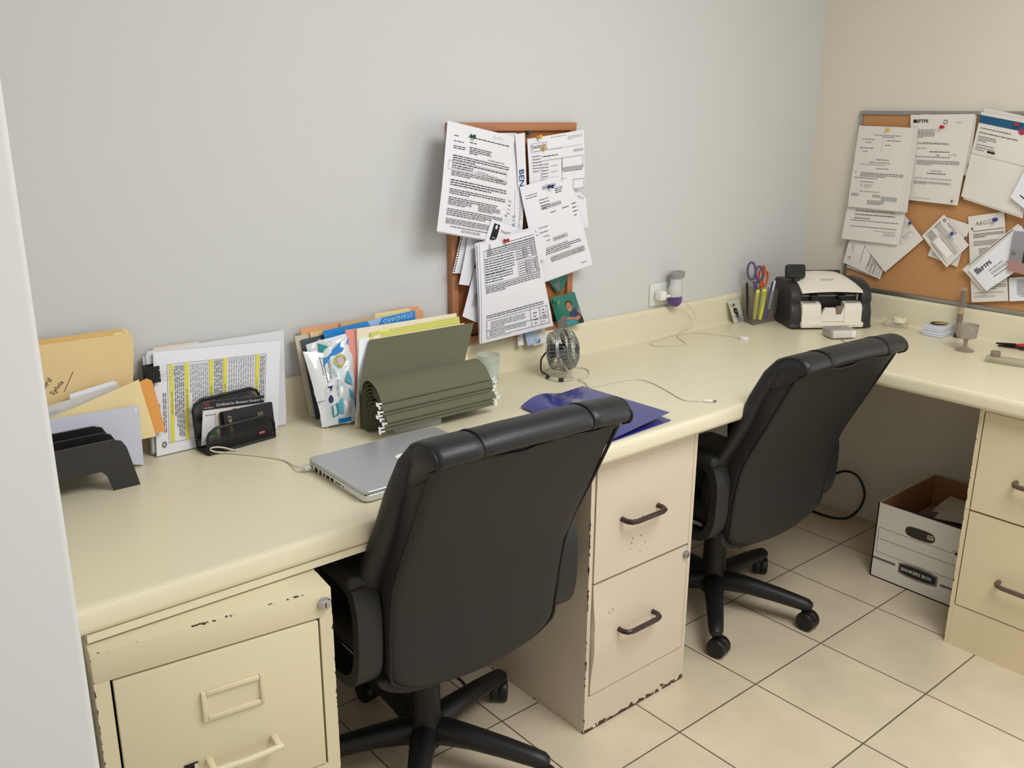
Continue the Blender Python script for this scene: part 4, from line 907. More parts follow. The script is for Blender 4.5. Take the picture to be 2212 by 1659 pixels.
gb_ = MB(); gb_.box((0, 0, .0125), (.128, .045, .025), bev=.002); gb_.box((.004, -.0228, .013), (.112, .001, .016))
tag(gb_.build('small_box', mat('grey_card_box', (176, 176, 178), .6), None, (-2.000, -.262, ZT), R(-3)), 'small pale grey box under the drooping hanging files', 'box')

# plastic cup behind the files
cup_m = mat('frosted_clear_plastic', (206, 214, 204), .18, alpha=.38)
cu = thing('plastic_cup', 'clear plastic cup behind the hanging files', 'cup', (-1.632, -.085, ZT))
m_ = MB(); m_.lathe([(0, .001), (.026, .001), (.0265, .003), (.0335, .082), (.0325, .082), (.0255, .005), (0, .004)], 28); m_.build('cup_wall', cup_m, cu)
m_ = MB(); m_.lathe([(0, .006), (.0255, .006), (.0312, .058), (0, .058)], 24); m_.build('white_filling', mat('milky_filling', (214, 226, 220), .6), cu)

# blue folder
bf = thing('pocket_folder', 'glossy dark blue pocket folder lying behind the nearest chair', 'folder', (-1.585, -.46, ZT))
bm_ = mat('glossy_blue_card', (36, 40, 128), .18, coat=.3)
def P_(x, y, z): return (x+1.585, y+.46, z)
a = MB(); a.keep = True; cc = [bm_]
sheet(a, quadS([P_(-1.712, -.325, .003), P_(-1.468, -.293, .003), P_(-1.489, -.622, .003), P_(-1.735, -.640, .003)]), [], cc, .0022, 4, 4); a.build('back_cover', cc, bf)
a = MB(); a.keep = True
Sq = quadS([P_(-1.712, -.318, .006), P_(-1.462, -.286, .006), P_(-1.483, -.612, .013), P_(-1.735, -.640, .006)])
sheet(a, lambda u, v: Sq(u, v)+Vector((0, 0, .022*math.sin(PI*min(1, u*1.6))*(1-v)*max(0, 1-u*.9)+.006*v*u)), [], cc, .001, 14, 14); a.build('front_cover', cc, bf)

# desk fan
fn = thing('desk_fan', 'small grey metal desk fan on a wire stand', 'fan', (-1.428, -.165, ZT))
ax = Vector((.50, -.85, .17)).normalized(); cz = Vector((.008, .004, .0755))
zr = ax.to_track_quat('Z', 'Y').to_matrix().to_4x4(); FM = Matrix.Translation(cz) @ zr @ Matrix.Scale(1.09, 4)
cg = MB()
def ring(z, r, t): cg.tube([FM @ Vector((r*math.cos(2*PI*k/28), r*math.sin(2*PI*k/28), z)) for k in range(28)], t, 6, closed=True)
for z, r, t in ((-.030, .048, .0016), (-.034, .030, .001), (0, .0555, .0028), (.004, .0555, .0024), (.026, .047, .0014), (.034, .034, .0011), (.038, .022, .0011), (-.032, .018, .001)): ring(z, r, t)
for k in range(32):
    a_ = 2*PI*k/32; c_, s_ = math.cos(a_), math.sin(a_)
    cg.tube([FM @ Vector((r*c_, r*s_, z)) for r, z in ((.014, -.034), (.030, -.034), (.048, -.030), (.0555, .002), (.047, .026), (.034, .034), (.014, .039))], .0010, 4)
cg.build('cage', greymetal, fn)
m_ = MB(); m_.lathe([(0, -.040), (.016, -.040), (.0175, -.032), (.0175, -.004), (0, -.003)], 18, 0, FM); m_.lathe([(0, .034), (.013, .036), (.013, .040), (0, .0405)], 18, 0, FM); m_.build('motor_hub', mat('dark_grey_plastic', (62, 62, 64), .45), fn)
bl = MB()
for k in range(4):
    M = FM @ Matrix.Rotation(PI/2*k+.3, 4, 'Z') @ Matrix.Translation((.029, 0, .006)) @ Matrix.Rotation(R(36), 4, 'X')
    g = [[Vector((-.020+.042*i/5, (-.5+j/4)*(.020+.028*i/5), .004*math.sin(PI*j/4))) for i in range(6)] for j in range(5)]
    bl.add([p for r_ in g for p in r_], [(j*6+i, j*6+i+1, (j+1)*6+i+1, (j+1)*6+i) for j in range(4) for i in range(5)], 0, True, M)
    bl.add([p-Vector((0, 0, .001)) for r_ in g for p in r_], [(j*6+i, (j+1)*6+i, (j+1)*6+i+1, j*6+i+1) for j in range(4) for i in range(5)], 0, True, M)
bl.lathe([(0, .004), (.010, .004), (.010, .016), (0, .018)], 14, 0, FM); bl.build('blades', mat('shiny_blade', (150, 152, 152), .3, .8), fn)
sd = MB(); sv_ = ax.cross(Vector((0, 0, 1))).normalized()*.063; near, far = cz+sv_, cz-sv_
sd.tube(spline([near, near*.5+Vector((.007, -.036, .006))*.5, (.007, -.036, .006), (.000, -.047, .004), (-.020, -.046, .004), (-.046, -.036, .004), (-.054, -.010, .004), (-.038, .020, .004), (-.018, .060, .005), (.02, .066, .006), (.05, .045, .02), far], 6), .0019, 7)
sd.tube(spline([(.005, -.037, .007), (-.012, -.020, .009), (-.034, .035, .009), (-.026, .062, .006)], 6), .0019, 7)
sd.build('wire_stand', mat('bright_wire', (206, 204, 196), .3, .5), fn)
for a_, b_ in (((-.033, -.042, .0058), (-.045, -.037, .0058)), ((-.050, .002, .0058), (-.043, .012, .0058))):
    ft = MB(); ft.cyl(a_, b_, .0056, 10); ft.build('rubber_foot', blackp, fn)
fc = MB(); fc.tube(spline([FM @ Vector((0, .004, -.040)), (-.034, .046, .052), (-.044, .040, .040), (-.045, .036, .016), (-.030, .030, .005)], 6), .0026, 8); fc.build('rear_lead', brown_cab, fn)
cable('usb_cable', 'white cable running from under the fan to a bare plug', [(-1.438, -.185, .786), (-1.395, -.165, .784), (-1.340, -.125, .784), (-1.325, -.165, .784), (-1.370, -.215, .784), (-1.418, -.225, .785), (-1.428, -.262, .784), (-1.444, -.292, .783), (-1.415, -.302, .783), (-1.387, -.304, .783), (-1.335, -.308, .783), (-1.283, -.326, .783), (-1.280, -.375, .783), (-1.304, -.45, .783), (-1.333, -.525, .783), (-1.325, -.553, .783), (-1.307, -.572, .784)], .0017, cable_m)
tg = thing('cable_plug', 'white and grey plug at the free end of the cable by the counter edge', 'plug', (-1.296, -.584, ZT), R(-47))
b = MB(); b.box((0, 0, .0045), (.024, .008, .006), bev=.002); b.build('grip', white_pl, tg)
b = MB(); b.box((.016, 0, .0045), (.010, .006, .0028)); b.build('contact', mat('plug_metal', (130, 126, 116), .35, .7), tg)

# wall outlet with adapter and air freshener
ot = thing('wall_outlet', 'pale wall outlet plate above the backsplash', 'outlet', (-.828, -.0005, .925))
b = MB(); b.box((0, -.003, 0), (.114, .006, .074), bev=.002); b.build('plate', mat('outlet_white', (222, 224, 218), .4), ot)
b = MB(); b.box((-.026, -.0062, 0), (.026, .002, .034), bev=.001); b.box((.026, -.0062, 0), (.026, .002, .034), bev=.001); b.build('socket', mat('socket_white', (206, 208, 202), .4), ot)
ad = thing('charger_adapter', 'white cube charger plugged into the wall outlet', 'charger', (-.853, -.0245, .925))
b = MB(); b.box((0, 0, 0), (.030, .030, .030), bev=.004); b.build('cube', white_pl, ad)
b = MB(); b.box((.018, -.012, -.002), (.020, .013, .009), bev=.002); b.build('plug', white_pl, ad)
af = thing('air_freshener', 'grey and purple plug-in air freshener on the wall outlet', 'air freshener', (-.795, -.036, .897))
gpl = mat('pale_grey_plastic', (206, 206, 204), .35); purp = mat('purple_liquid', (92, 62, 130), .15, coat=.5)
m_ = MB(); rings = []
for z, a_, b_, dx, dy in ((.020, .020, .018, 0, 0), (.034, .023, .020, 0, 0), (.048, .0215, .019, .001, 0), (.062, .018, .016, .002, 0), (.078, .017, .015, .003, 0), (.094, .020, .016, .005, 0), (.101, .022, .017, .006, 0)): a_ *= 1.28; b_ *= 1.15; rings.append([(dx+a_*math.cos(2*PI*k/20), dy+b_*math.sin(2*PI*k/20), z+.10*(a_*math.cos(2*PI*k/20))*(z > .09)) for k in range(20)])
m_.loft(rings); m_.build('body', gpl, af)
m_ = MB(); m_.loft([[(.006+r*math.cos(2*PI*k/20), r*.8*math.sin(2*PI*k/20), z+.10*r*math.cos(2*PI*k/20)) for k in range(20)] for r, z in ((.0275, .084), (.0290, .1005), (.024, .102))]); m_.build('hood', mat('mid_grey_plastic', (148, 148, 146), .4), af)
m_ = MB(); m_.lathe([(0, -.012), (.014, -.012), (.022, -.004), (.025, .008), (.024, .021), (0, .022)], 20); m_.build('refill', purp, af)
b = MB(); b.box((-.006, .025, .030), (.022, .018, .03), bev=.003); b.build('plug_body', gpl, af)
cable('charging_cable', 'thin white charging cable from the wall charger across the countertop', [(-.826, -.037, .922), (-.785, -.060, .908), (-.735, -.050, .878), (-.690, -.040, .842), (-.700, -.045, .812), (-.745, -.030, .790), (-.800, -.062, .783), (-.835, -.118, .783), (-.857, -.140, .783), (-.895, -.134, .783), (-.935, -.115, .783), (-.950, -.085, .783), (-.925, -.055, .783), (-.870, -.045, .783), (-.800, -.036, .784), (-.740, -.042, .7835), (-.694, -.062, .783), (-.672, -.109, .783), (-.654, -.155, .783), (-.648, -.200, .784)], .0014, cable_m)
m_ = MB(); m_.lathe([(0, 0), (.014, 0), (.0155, .002), (.0155, .007), (.013, .009), (0, .0092)], 22)
tag(m_.build('charging_puck', white_pl, None, (-.645, -.218, ZT)), 'white round charging puck at the end of the thin cable', 'charger')

# little photo card, pen cup
paper('photo_card', 'small photo card of a person holding a paddle, leaning beside the pen cup', 'photo card', [(-.496, -.030, .862), (-.432, -.030, .864), (-.412, -.046, .7825), (-.476, -.050, .7825)],
      [('E', .42, .22, .10, .07, pdark), ('E', .43, .26, .07, .05, skin), ('G', [(.30, .36), (.58, .36), (.66, .60), (.58, .66), (.34, .62), (.26, .52)], pdark), ('G', [(.36, .46), (.54, .44), (.58, .54), (.40, .56)], pgrey), ('G', [(.32, .64), (.62, .66), (.60, .80), (.42, .80)], pdark), ('S', [(.15, .14), (.34, .42)], .002, pdark), ('S', [(.02, .72), (.98, .72)], .0012, pdark), ('G', [(.35, .80), (.85, .78), (.85, .97), (.4, .98)], mat('card_blue_grey', (140, 144, 170), .5)), ('S', [(.38, .70), (.7, .7)], .003, skin)], m=mat('pale_green_card', (206, 210, 190), .5), bulge=0, curl=0)
smoke = mat('smoky_clear_plastic', (150, 142, 132), .08, alpha=.24)
pcx, pcy, pca = -.384, -.080, R(0)
pc = thing('pen_cup', 'smoky clear square pen cup holding scissors and highlighters', 'pen cup', (pcx, pcy, ZT), pca)
foot = [(-.063, -.028), (.060, -.034), (.072, .022), (.030, .054), (-.022, .052)]
def cup_ring(k, z): return [(x*k, y*k, z) for x, y in foot]
m_ = MB(); m_.loft([cup_ring(1, .012), cup_ring(1.14, .118), cup_ring(1.10, .118), cup_ring(.955, .014)], 0, False, False); m_.build('wall', smoke, pc)
m_ = MB(); m_.loft([cup_ring(.99, .0005), cup_ring(.995, .012)], 0, True, False); m_.build('base', mat('smoky_base', (140, 132, 122), .12, alpha=.6), pc)
gs = 'pens and tools in the pen cup'
def wpt(x, y, z): c_, s_ = math.cos(pca), math.sin(pca); return Vector((pcx+x*c_-y*s_, pcy+x*s_+y*c_, ZT+z))
def stick(name, label, cat, p0, p1, r, m, tipm=None, capf=.25, n=10):
    a_, b_ = wpt(*p0), wpt(*p1); t = thing(name, label, cat, a_, 0, gs); d_ = b_-a_
    mb = MB(); mb.tube([d_*0, d_*capf], [r*.75, r], n); mb.build('tip', tipm or m, t)
    mb = MB(); mb.tube([d_*capf, d_*.96, d_], [r, r, r*.8], n); mb.build('barrel', m, t)
    return t
hlm = mat('highlighter_yellow', (222, 226, 78), .35)
stick('highlighter', 'yellow highlighter standing upright at the front of the pen cup', 'highlighter', (-.022, -.026, .016), (-.004, -.026, .124), .0088, hlm, hlm)
stick('highlighter', 'yellow highlighter leaning left of the upright one', 'highlighter', (-.036, -.014, .016), (-.016, -.006, .120), .0078, hlm, hlm)
pv = mat('violet_plastic', (84, 66, 148), .35)
stick('pen', 'violet pen leaning right in the pen cup', 'pen', (.008, -.026, .016), (.062, -.014, .142), .006, pv, pv)
stick('pen', 'white and violet pen leaning right in the pen cup', 'pen', (.016, -.030, .016), (.054, -.026, .148), .0042, mat('white_pen', (214, 212, 222), .4), pv)
stick('pen', 'black pen at the back left of the pen cup', 'pen', (-.040, .010, .016), (-.052, .018, .146), .0045, blackp, blackp)
stick('ruler', 'grey flat stick standing in the pen cup', 'stick', (.020, .004, .016), (.028, .006, .118), .006, mat('stick_grey', (160, 158, 154), .5))
def scissors(label, base, top, side, hm, blade_m):
    a_, b_ = wpt(*base), wpt(*top); t = thing('scissors', label, 'scissors', a_, 0, gs); d_ = b_-a_; L = d_.length
    zz = d_.normalized(); xx = Vector((.60, -.80, 0)); xx = (xx-zz*xx.dot(zz)).normalized(); yy_ = zz.cross(xx)
    zq = Matrix(((xx.x, yy_.x, zz.x, 0), (xx.y, yy_.y, zz.y, 0), (xx.z, yy_.z, zz.z, 0), (0, 0, 0, 1))) @ Matrix.Rotation(side, 4, 'Z')
    for s in (-1, 1):
        mb = MB(); mb.prism([(0, 0), (s*.006, .02), (s*.007, L*.55), (-s*.002, L*.55)], .0016, 0, zq @ Matrix.Translation((0, s*.001, 0)) @ Matrix.Rotation(PI/2, 4, 'X')); mb.build('blade', blade_m, t)
        mb = MB(); ov = [(s*.014+.0125*math.cos(q)*(1 if s > 0 else 1.15), s*.0012, L*.80+.026*math.sin(q)*(1 if s > 0 else 1.2)+(0 if s > 0 else .012)) for q in [2*PI*i/20 for i in range(20)]]
        mb.tube([zq @ Vector(p) for p in ov], .0042, 8, closed=True)
        mb.tube([zq @ Vector(p) for p in ((-s*.004, s*.0012, L*.48), (-s*.001, s*.0012, L*.56), (s*.007, s*.0012, L*.66))], .0046, 8)
        mb.build('handle', hm, t)
    mb = MB(); mb.cyl(zq @ Vector((0, -.004, L*.50)), zq @ Vector((0, .004, L*.50)), .004, 10); mb.build('rivet', chrome, t)
    return t
scissors('violet-grey handled scissors standing in the pen cup', (.004, .008, .016), (-.008, .020, .212), R(12), mat('violet_grey_handle', (88, 84, 128), .35), mat('blade_steel', (150, 150, 150), .3, .8))
scissors('orange handled scissors standing in the pen cup', (.016, .020, .016), (.056, .022, .185), R(50), mat('orange_handle', (224, 104, 44), .35), MATS['blade_steel'])

# ------------------------------------------------------------------ corner machine and things on the right countertop
cm_dark = mat('charcoal_machine_plastic', (48, 46, 46), .42); cm_white = mat('ivory_machine_plastic', (236, 230, 216), .32); cm_black = mat('roller_black', (22, 21, 23), .4)
CA = R(-34.5)
cm = thing('bill_counter', 'black and white banknote counting machine in the corner', 'bill counter', (-.2205, -.2325, ZT), CA)
# local x to the machine's left->right as seen from its front, front at -y
for sx, nm in ((-.128, 'side_panel'), (.128, 'side_panel')):
    prof_ = [(-.088, .004), (-.094, .012), (-.090, .055), (-.078, .085), (-.082, .100), (-.074, .125), (-.045, .150), (.010, .162), (.075, .158), (.088, .140), (.088, .060), (.078, .018), (.070, .004)]
    mb = MB(); M = Matrix.Translation((sx-.019, 0, 0)) @ Matrix(((0, 0, 1, 0), (1, 0, 0, 0), (0, 1, 0, 0), (0, 0, 0, 1)))
    pr_ = [(p.x, p.y) for p in spline([(a_, b_, 0) for a_, b_ in prof_], 3, True)]
    rings = []
    for h_, e_ in ((0, .94), (.004, .99), (.009, 1), (.030, 1), (.035, .99), (.038, .94)):
        rings.append([(h_, a_*e_, .083+(b_-.083)*e_) for a_, b_ in pr_])
    mb.loft(rings, 0, True, True, Matrix.Translation((sx-.019, 0, 0))); mb.build(nm, cm_dark, cm, angle=40)
mb = MB(); mb.box((0, .012, .090), (.22, .14, .10)); mb.box((0, -.02, .012), (.22, .12, .016)); mb.build('roller_bay', cm_black, cm)
mb = MB()
for x_ in (-.06, .04): mb.cyl((x_-.012, -.064, .108), (x_+.012, -.064, .108), .011, 16)
mb.cyl((-.108, -.060, .112), (.108, -.060, .112), .0035, 10, 1); mb.box((.098, -.064, .108), (.006, .012, .022), 1)
mb.build('rollers', [cm_black, mat('roller_grey', (140, 138, 136), .35, .5)], cm)
lid = MB(); g = []
for j in range(9):
    v = j/8; y_ = -.082+.155*v; z_ = .132+.040*math.sin(v*PI*.55)
    for i in range(13):
        u = i/12; x_ = (-.110+.220*u)*(1-.06*v); g.append((x_, y_+.006*math.sin(PI*u)*(-1 if j == 0 else 0), z_+.006*math.sin(PI*u)-.020*max(0, (u-.8)/.2)**2*v))
n13 = 13
lid.add(g+[(x_, y_, z_-.008) for x_, y_, z_ in g], [(j*n13+i, j*n13+i+1, (j+1)*n13+i+1, (j+1)*n13+i) for j in range(8) for i in range(12)]+[(117+j*n13+i, 117+(j+1)*n13+i, 117+(j+1)*n13+i+1, 117+j*n13+i+1) for j in range(8) for i in range(12)]+[(i, 117+i, 117+i+1, i+1) for i in range(12)]+[(104+i, 104+i+1, 117+104+i+1, 117+104+i) for i in range(12)]+[(j*n13, (j+1)*n13, 117+(j+1)*n13, 117+j*n13) for j in range(8)]+[(j*n13+12, 117+j*n13+12, 117+(j+1)*n13+12, (j+1)*n13+12) for j in range(8)], 0, True)
lo_ = lid.build('hopper_lid', cm_white, cm, angle=50)
lt = MB(); lt.keep = True; cols = [cm_white]
vs, fs, w_ = glyphs('Domens', .01)
lt.add([(-.024+x*.0135, -.035+y*.0135*.9, .1585+.0048*math.sin(PI*.5)+y*.0135*.42) for x, y in vs], [f_ for f_ in fs], 0); lt.build('lid_lettering', mat('lid_grey_lettering', (130, 128, 122), .5), lo_)
rb = MB(); rb.box((0, .080, .168), (.19, .012, .022), bev=.004); rb.build('rear_guide', mat('dark_maroon_plastic', (66, 48, 48), .4), cm)
# white stacker front: two rounded fenders, a centre bridge and the bottom tray
st_ = MB()
for x0, x1 in ((-.108, -.040), (.046, .108)):
    P = [(-.052, .092), (-.074, .0915), (-.088, .085), (-.0945, .070), (-.096, .045), (-.098, .026), (-.100, .016)]
    Q = [(x, y) for x, y in P]+[(-.052, .016)]
    st_.loft([[(x, a_, b_) for a_, b_ in Q] for x in (x0, x0+.004, x1-.004, x1)])
st_.add([(-.046, -.090, .030), (-.024, -.092, .074), (.012, -.092, .074), (.016, -.092, .050), (.034, -.092, .050), (.044, -.090, .076), (.050, -.090, .076), (.050, -.094, .026), (-.060, -.094, .026)]+[(-.046, -.078, .030), (-.024, -.080, .074), (.012, -.080, .074), (.016, -.080, .050), (.034, -.080, .050), (.044, -.078, .076), (.050, -.078, .076), (.050, -.080, .026), (-.060, -.080, .026)],
        [(0, 8, 7, 4, 3), (0, 3, 2, 1), (4, 7, 6, 5), (9, 10, 11, 12), (9, 12, 13, 16, 17), (13, 14, 15, 16)]+[(i, (i+1) % 9, 9+(i+1) % 9, 9+i) for i in range(9)])
st_.box((0, -.098, .016), (.224, .022, .018), bev=.003); st_.box((.01, -.109, .017), (.17, .004, .006), bev=.001)
st_.build('stacker_front', cm_white, cm, angle=40)
vt = MB()
for x0 in (-.100, .056):
    for i in range(9): vt.box((x0+i*.0055, -.0755, .0915), (.0022, .014, .002))
vt.build('vent_slots', mat('vent_grey', (150, 142, 134), .5), cm)
sl = MB(); sl.box((.026, -.088, .060), (.020, .004, .040)); sl.build('slot_window', mat('slot_brown', (140, 112, 104), .4), cm)
d_ = MB(); Md = Matrix.Translation((-.112, -.010, .190)) @ Matrix.Rotation(R(-12), 4, 'X') @ Matrix.Rotation(R(8), 4, 'Z')
d_.box((0, 0, 0), (.072, .030, .050), 0, Md, .010, 3); d_.box((.006, .004, -.030), (.022, .022, .020), 0, Md, .004)
do = d_.build('display_pod', cm_dark, cm)
d_ = MB(); d_.box((0, -.0152, .002), (.058, .0012, .034), 0, Md); d_.build('screen', mat('dark_screen', (30, 32, 28), .2), do)

sv = mat('silver_white_plastic', (214, 212, 206), .3, .1)
br_ = thing('power_brick', 'small silver-white box with rounded edges in front of the counting machine', 'device', (-.366, -.398, ZT), R(-30))
b = MB(); b.box((0, 0, .018), (.092, .070, .032), bev=.008, seg=3); b.build('case', mat('case_grey', (176, 172, 166), .35, .3), br_)
b = MB(); b.box((0, -.0325, .018), (.082, .006, .026), bev=.003); b.build('front_face', sv, br_)
b = MB(); b.box((.034, -.0358, .018), (.014, .001, .022)); b.build('end_panel', white_pl, br_)
cable('thin_cable', 'short thin black cable in front of the silver-white box', [(-.410, -.430, .790), (-.420, -.450, .784), (-.428, -.470, .7825), (-.450, -.468, .7825), (-.470, -.455, .7825)], .0011, black_cab)

clear = mat('clear_acrylic', (216, 210, 190), .1, alpha=.42)
td = thing('tape_dispenser', 'clear tape dispenser with a cream roll by the right backsplash', 'tape dispenser', (-.062, -.437, ZT), R(-72))
m_ = MB(); m_.loft([[(x, y, z) for x, y in rrect(.082*s, .030*s, .014*s, 5)] for z, s in ((.001, 1), (.006, 1.02), (.016, .96), (.018, .9))]); m_.build('clear_body', clear, td)
m_ = MB(); m_.lathe([(.012, .018), (.022, .018), (.0235, .020), (.0235, .032), (.022, .034), (.012, .034), (.012, .018)], 26, 0, Matrix.Translation((.012, 0, 0))); m_.build('tape_roll', mat('cream_tape', (238, 228, 200), .35), td)
m_ = MB(); m_.tube([(-.004, -.016, .020), (-.028, -.010, .020), (-.040, 0, .024)], .0022, 6); m_.box((-.041, 0, .027), (.004, .022, .008)); m_.build('cutter_arm', mat('tape_ivory', (230, 222, 200), .4), td)

lb = mat('pale_blue_carton', (212, 218, 230), .5)
for k, lab in ((0, 'lower pale blue flat box beside the cigar tube'), (1, 'upper pale blue flat box with a penknife on it')):
    t = thing('flat_box', lab, 'box', (-.066+.002*k, -.592+.001*k, ZT+.0005+.0178*k), R(-1+2.5*k), 'pale blue boxes by the right backsplash')
    b = MB(); b.box((0, 0, .0045), (.088, .066, .008), bev=.001); b.build('tray', lb, t)
    b = MB(); b.box((0, 0, .0128), (.090, .068, .0085), bev=.001); b.build('lid', lb, t)
kn = thing('penknife', 'black and gold penknife lying on the pale blue boxes', 'penknife', (-.074, -.596, ZT+.0365), R(-52))
b = MB(); b.ball((0, 0, .006), (.030, .009, .006), 0, 16); b.build('handle', mat('knife_dark', (50, 38, 38), .3), kn)
b = MB(); b.ball((.006, -.004, .0075), (.026, .006, .004), 0, 14); b.build('gold_bolster', mat('gold', (214, 176, 96), .25, .8), kn)

cg_ = thing('cigar_tube', 'cigar with a gold band in a clear upright tube by the right backsplash', 'cigar', (-.050, -.652, ZT))
cigb = mat('cigar_brown', (104, 72, 60), .6, var=.12, vscale=90)
tilt = Vector((.012, .006, 1)).normalized()
m_ = MB(); m_.tube([tilt*.012, tilt*.082], .0085, 16); m_.tube([tilt*.104, tilt*.150, tilt*.160], [.0085, .0085, .006], 16); m_.build('cigar', cigb, cg_)
m_ = MB(); m_.tube([tilt*.082, tilt*.093], .0088, 16); m_.build('band', mat('gold_band', (216, 180, 96), .35, .5), cg_)
m_ = MB(); m_.tube([tilt*.093, tilt*.104], .0088, 16); m_.build('label', mat('silver_label', (176, 170, 160), .4, .3), cg_)
m_ = MB(); m_.tube([tilt*.001, tilt*.168], .0112, 18); m_.build('clear_tube', mat('clear_tube_plastic', (200, 192, 184), .06, alpha=.22), cg_)
m_ = MB(); m_.tube([tilt*.001, tilt*.014], .0118, 16); m_.build('end_cap', mat('dark_cap', (58, 48, 48), .4), cg_)

gl = thing('goblet', 'small smoky glass goblet with a cut pattern', 'goblet', (-.214, -.752, ZT))
gm = mat('smoky_glass', (172, 162, 148), .1, var=.3, vscale=150, bump=.6, bscale=160, alpha=.58)
m_ = MB(); m_.lathe([(0, .040), (.020, .0405), (.0295, .0445), (.0302, .050), (.0325, .085), (.0315, .0855), (.0285, .051), (.0265, .0465), (0, .0445)], 32); m_.build('bowl', gm, gl)
m_ = MB(); m_.lathe([(0, .001), (.028, .001), (.0285, .0035), (.022, .0065), (.012, .0095), (.0065, .016), (.0062, .030), (.009, .0385), (0, .0405)], 28); m_.build('stem_and_foot', mat('smoky_glass_plain', (160, 148, 132), .06, alpha=.6), gl)

cb = thing('acrylic_block', 'long clear acrylic block with a round grey cap at the right of the counter', 'block', (-.273, -.925, ZT), R(-80))
b = MB(); b.box((0, 0, .009), (.150, .040, .017), bev=.003); b.build('block', mat('clear_block', (184, 178, 152), .1, alpha=.62), cb)
m_ = MB(); m_.lathe([(0, .0175), (.0135, .0175), (.0142, .020), (.0142, .031), (.012, .033), (.009, .031), (0, .0305)], 22, 0, Matrix.Translation((-.052, .004, 0))); m_.build('cap', mat('cap_grey', (146, 138, 126), .3, .4), cb)
rt = thing('hand_tool', 'red and black handled metal tool at the right edge of the picture', 'tool', (-.055, -.875, ZT), R(-76))
b = MB(); b.tube(spline([(-.088, .004, .010), (-.06, .003, .011), (-.03, 0, .012)], 4), [.003, .003, .0035, .004, .0045, .005, .0055, .006, .006], 8); b.box((-.055, -.004, .005), (.05, .006, .005)); b.build('jaw', mat('tool_black', (44, 36, 34), .35, .5), rt)
b = MB(); b.ball((.03, .004, .012), (.066, .013, .010), 0, 16); b.build('red_handle', mat('tool_red', (190, 48, 48), .4), rt)
b = MB(); b.ball((.03, -.010, .007), (.066, .010, .006), 0, 16); b.build('black_handle', blackp, rt)

# ------------------------------------------------------------------ under the counter
bx = thing('storage_box', 'white cardboard file box printed BANKERS BOX under the right countertop', 'storage box', (-.4075, -.633, 0), -PI/2)
# local: x runs along the printed front from its left corner (world -y), y goes to the wall (world +x)
bw, bd, bh, th = .312, .385, .268, .004
cbw = mat('white_cardboard', (230, 228, 218), .75, var=.03, vscale=10); cbb = mat('brown_cardboard', (180, 124, 86), .85, var=.05, vscale=14)
mb = MB(); mb.keep = True; cols = [cbw]
olive = mat('dark_hole_olive', (62, 58, 46), .8); bbx = mat('box_print', (52, 48, 56), .7); bline = mat('box_grey_line', (118, 116, 106), .7)
def uz(a, z): return (a/bw, 1-z/bh)
def fl(a0, z0, a1, z1, w_=.0014, c=bline): return ('S', [uz(a0, z0), uz(a1, z1)], w_, c)
hole = [(.150+.049*math.copysign(abs(math.cos(q))**.55, math.cos(q)), .205+.0185*math.copysign(abs(math.sin(q))**.75, math.sin(q))) for q in [2*PI*i/28 for i in range(28)]]
lab = [(.095, .084), (.12, .089), (.16, .091), (.20, .089), (.225, .084), (.225, .050), (.20, .045), (.16, .043), (.12, .045), (.095, .050)]
ins = [(.16+(a-.16)*.955, .067+(z-.067)*.88) for a, z in lab]; ins2 = [(.16+(a-.16)*.94, .067+(z-.067)*.82) for a, z in lab]
marks = [fl(.012, .182, .255, .182), fl(.012, .182, .012, .094), fl(.012, .143, .312, .143), fl(.012, .094, .312, .094), fl(.255, .182, .262, .192), fl(.262, .192, .312, .192), ('G', [uz(.262, .180), uz(.268, .189), uz(.312, .189), uz(.312, .180)], bbx),
         ('R', 0, .083/bw, 1-.074/bh, 1-.070/bh, bbx), ('R', 0, .083/bw, 1-.068/bh, 1-.0665/bh, bbx), ('R', .236/bw, 1, 1-.064/bh, 1-.060/bh, bbx), ('R', .236/bw, 1, 1-.058/bh, 1-.0565/bh, bbx),
         ('G', [uz(*p) for p in lab][::-1], bbx), ('G', [uz(*p) for p in ins][::-1], cbw), ('G', [uz(*p) for p in ins2][::-1], mat('box_print_dark', (40, 36, 42), .7)),
         ('T', 'BANKERS BOX', .1045/bw, 1-.0615/bh, .0108, cbw, 0, .015), ('G', [uz(*p) for p in hole][::-1], olive), ('R', .174/bw, .194/bw, 1-.214/bh, 1-.200/bh, mat('sticker_white', (200, 198, 190), .7)), ('R', .177/bw, .190/bw, 1-.211/bh, 1-.204/bh, bline)]
sheet(mb, quadS([(0, 0, bh), (bw, 0, bh), (bw, 0, 0), (0, 0, 0)]), marks, cols, .003, 8, 8, .0004)
mb.box((th/2, bd/2, bh/2), (th, bd, bh)); mb.box((bw-th/2, bd/2, bh/2), (th, bd, bh)); mb.box((bw/2, bd-th/2, bh/2), (bw, th, bh)); mb.box((bw/2, bd/2, .002), (bw, bd, .004))
mb.build('carton', cols, bx)
iw = MB(); iw.box((th+.001, bd/2, bh/2+.001), (.002, bd-2*th, bh)); iw.box((bw-th-.001, bd/2, bh/2+.001), (.002, bd-2*th, bh)); iw.box((bw/2, bd-th-.001, bh/2+.001), (bw-2*th, .002, bh)); iw.box((bw/2, .0045, bh/2-.002), (bw-2*th, .002, bh-.006))
iw.build('inner_lining', cbb, bx)
def bxw(a, b_, z): return (-.4075+b_, -.633-a, z)
gbx = 'papers inside the cardboard file box'
fo = MB(); fo.box((0, 0, 0), (.006, .280, .20)); fo.box((0, 0, .101), (.030, .284, .004))
tag(fo.build('binder', mat('binder_black', (48, 40, 42), .5), None, bxw(.155, .085, .130)), 'black binder standing across the cardboard file box', 'binder', gbx)
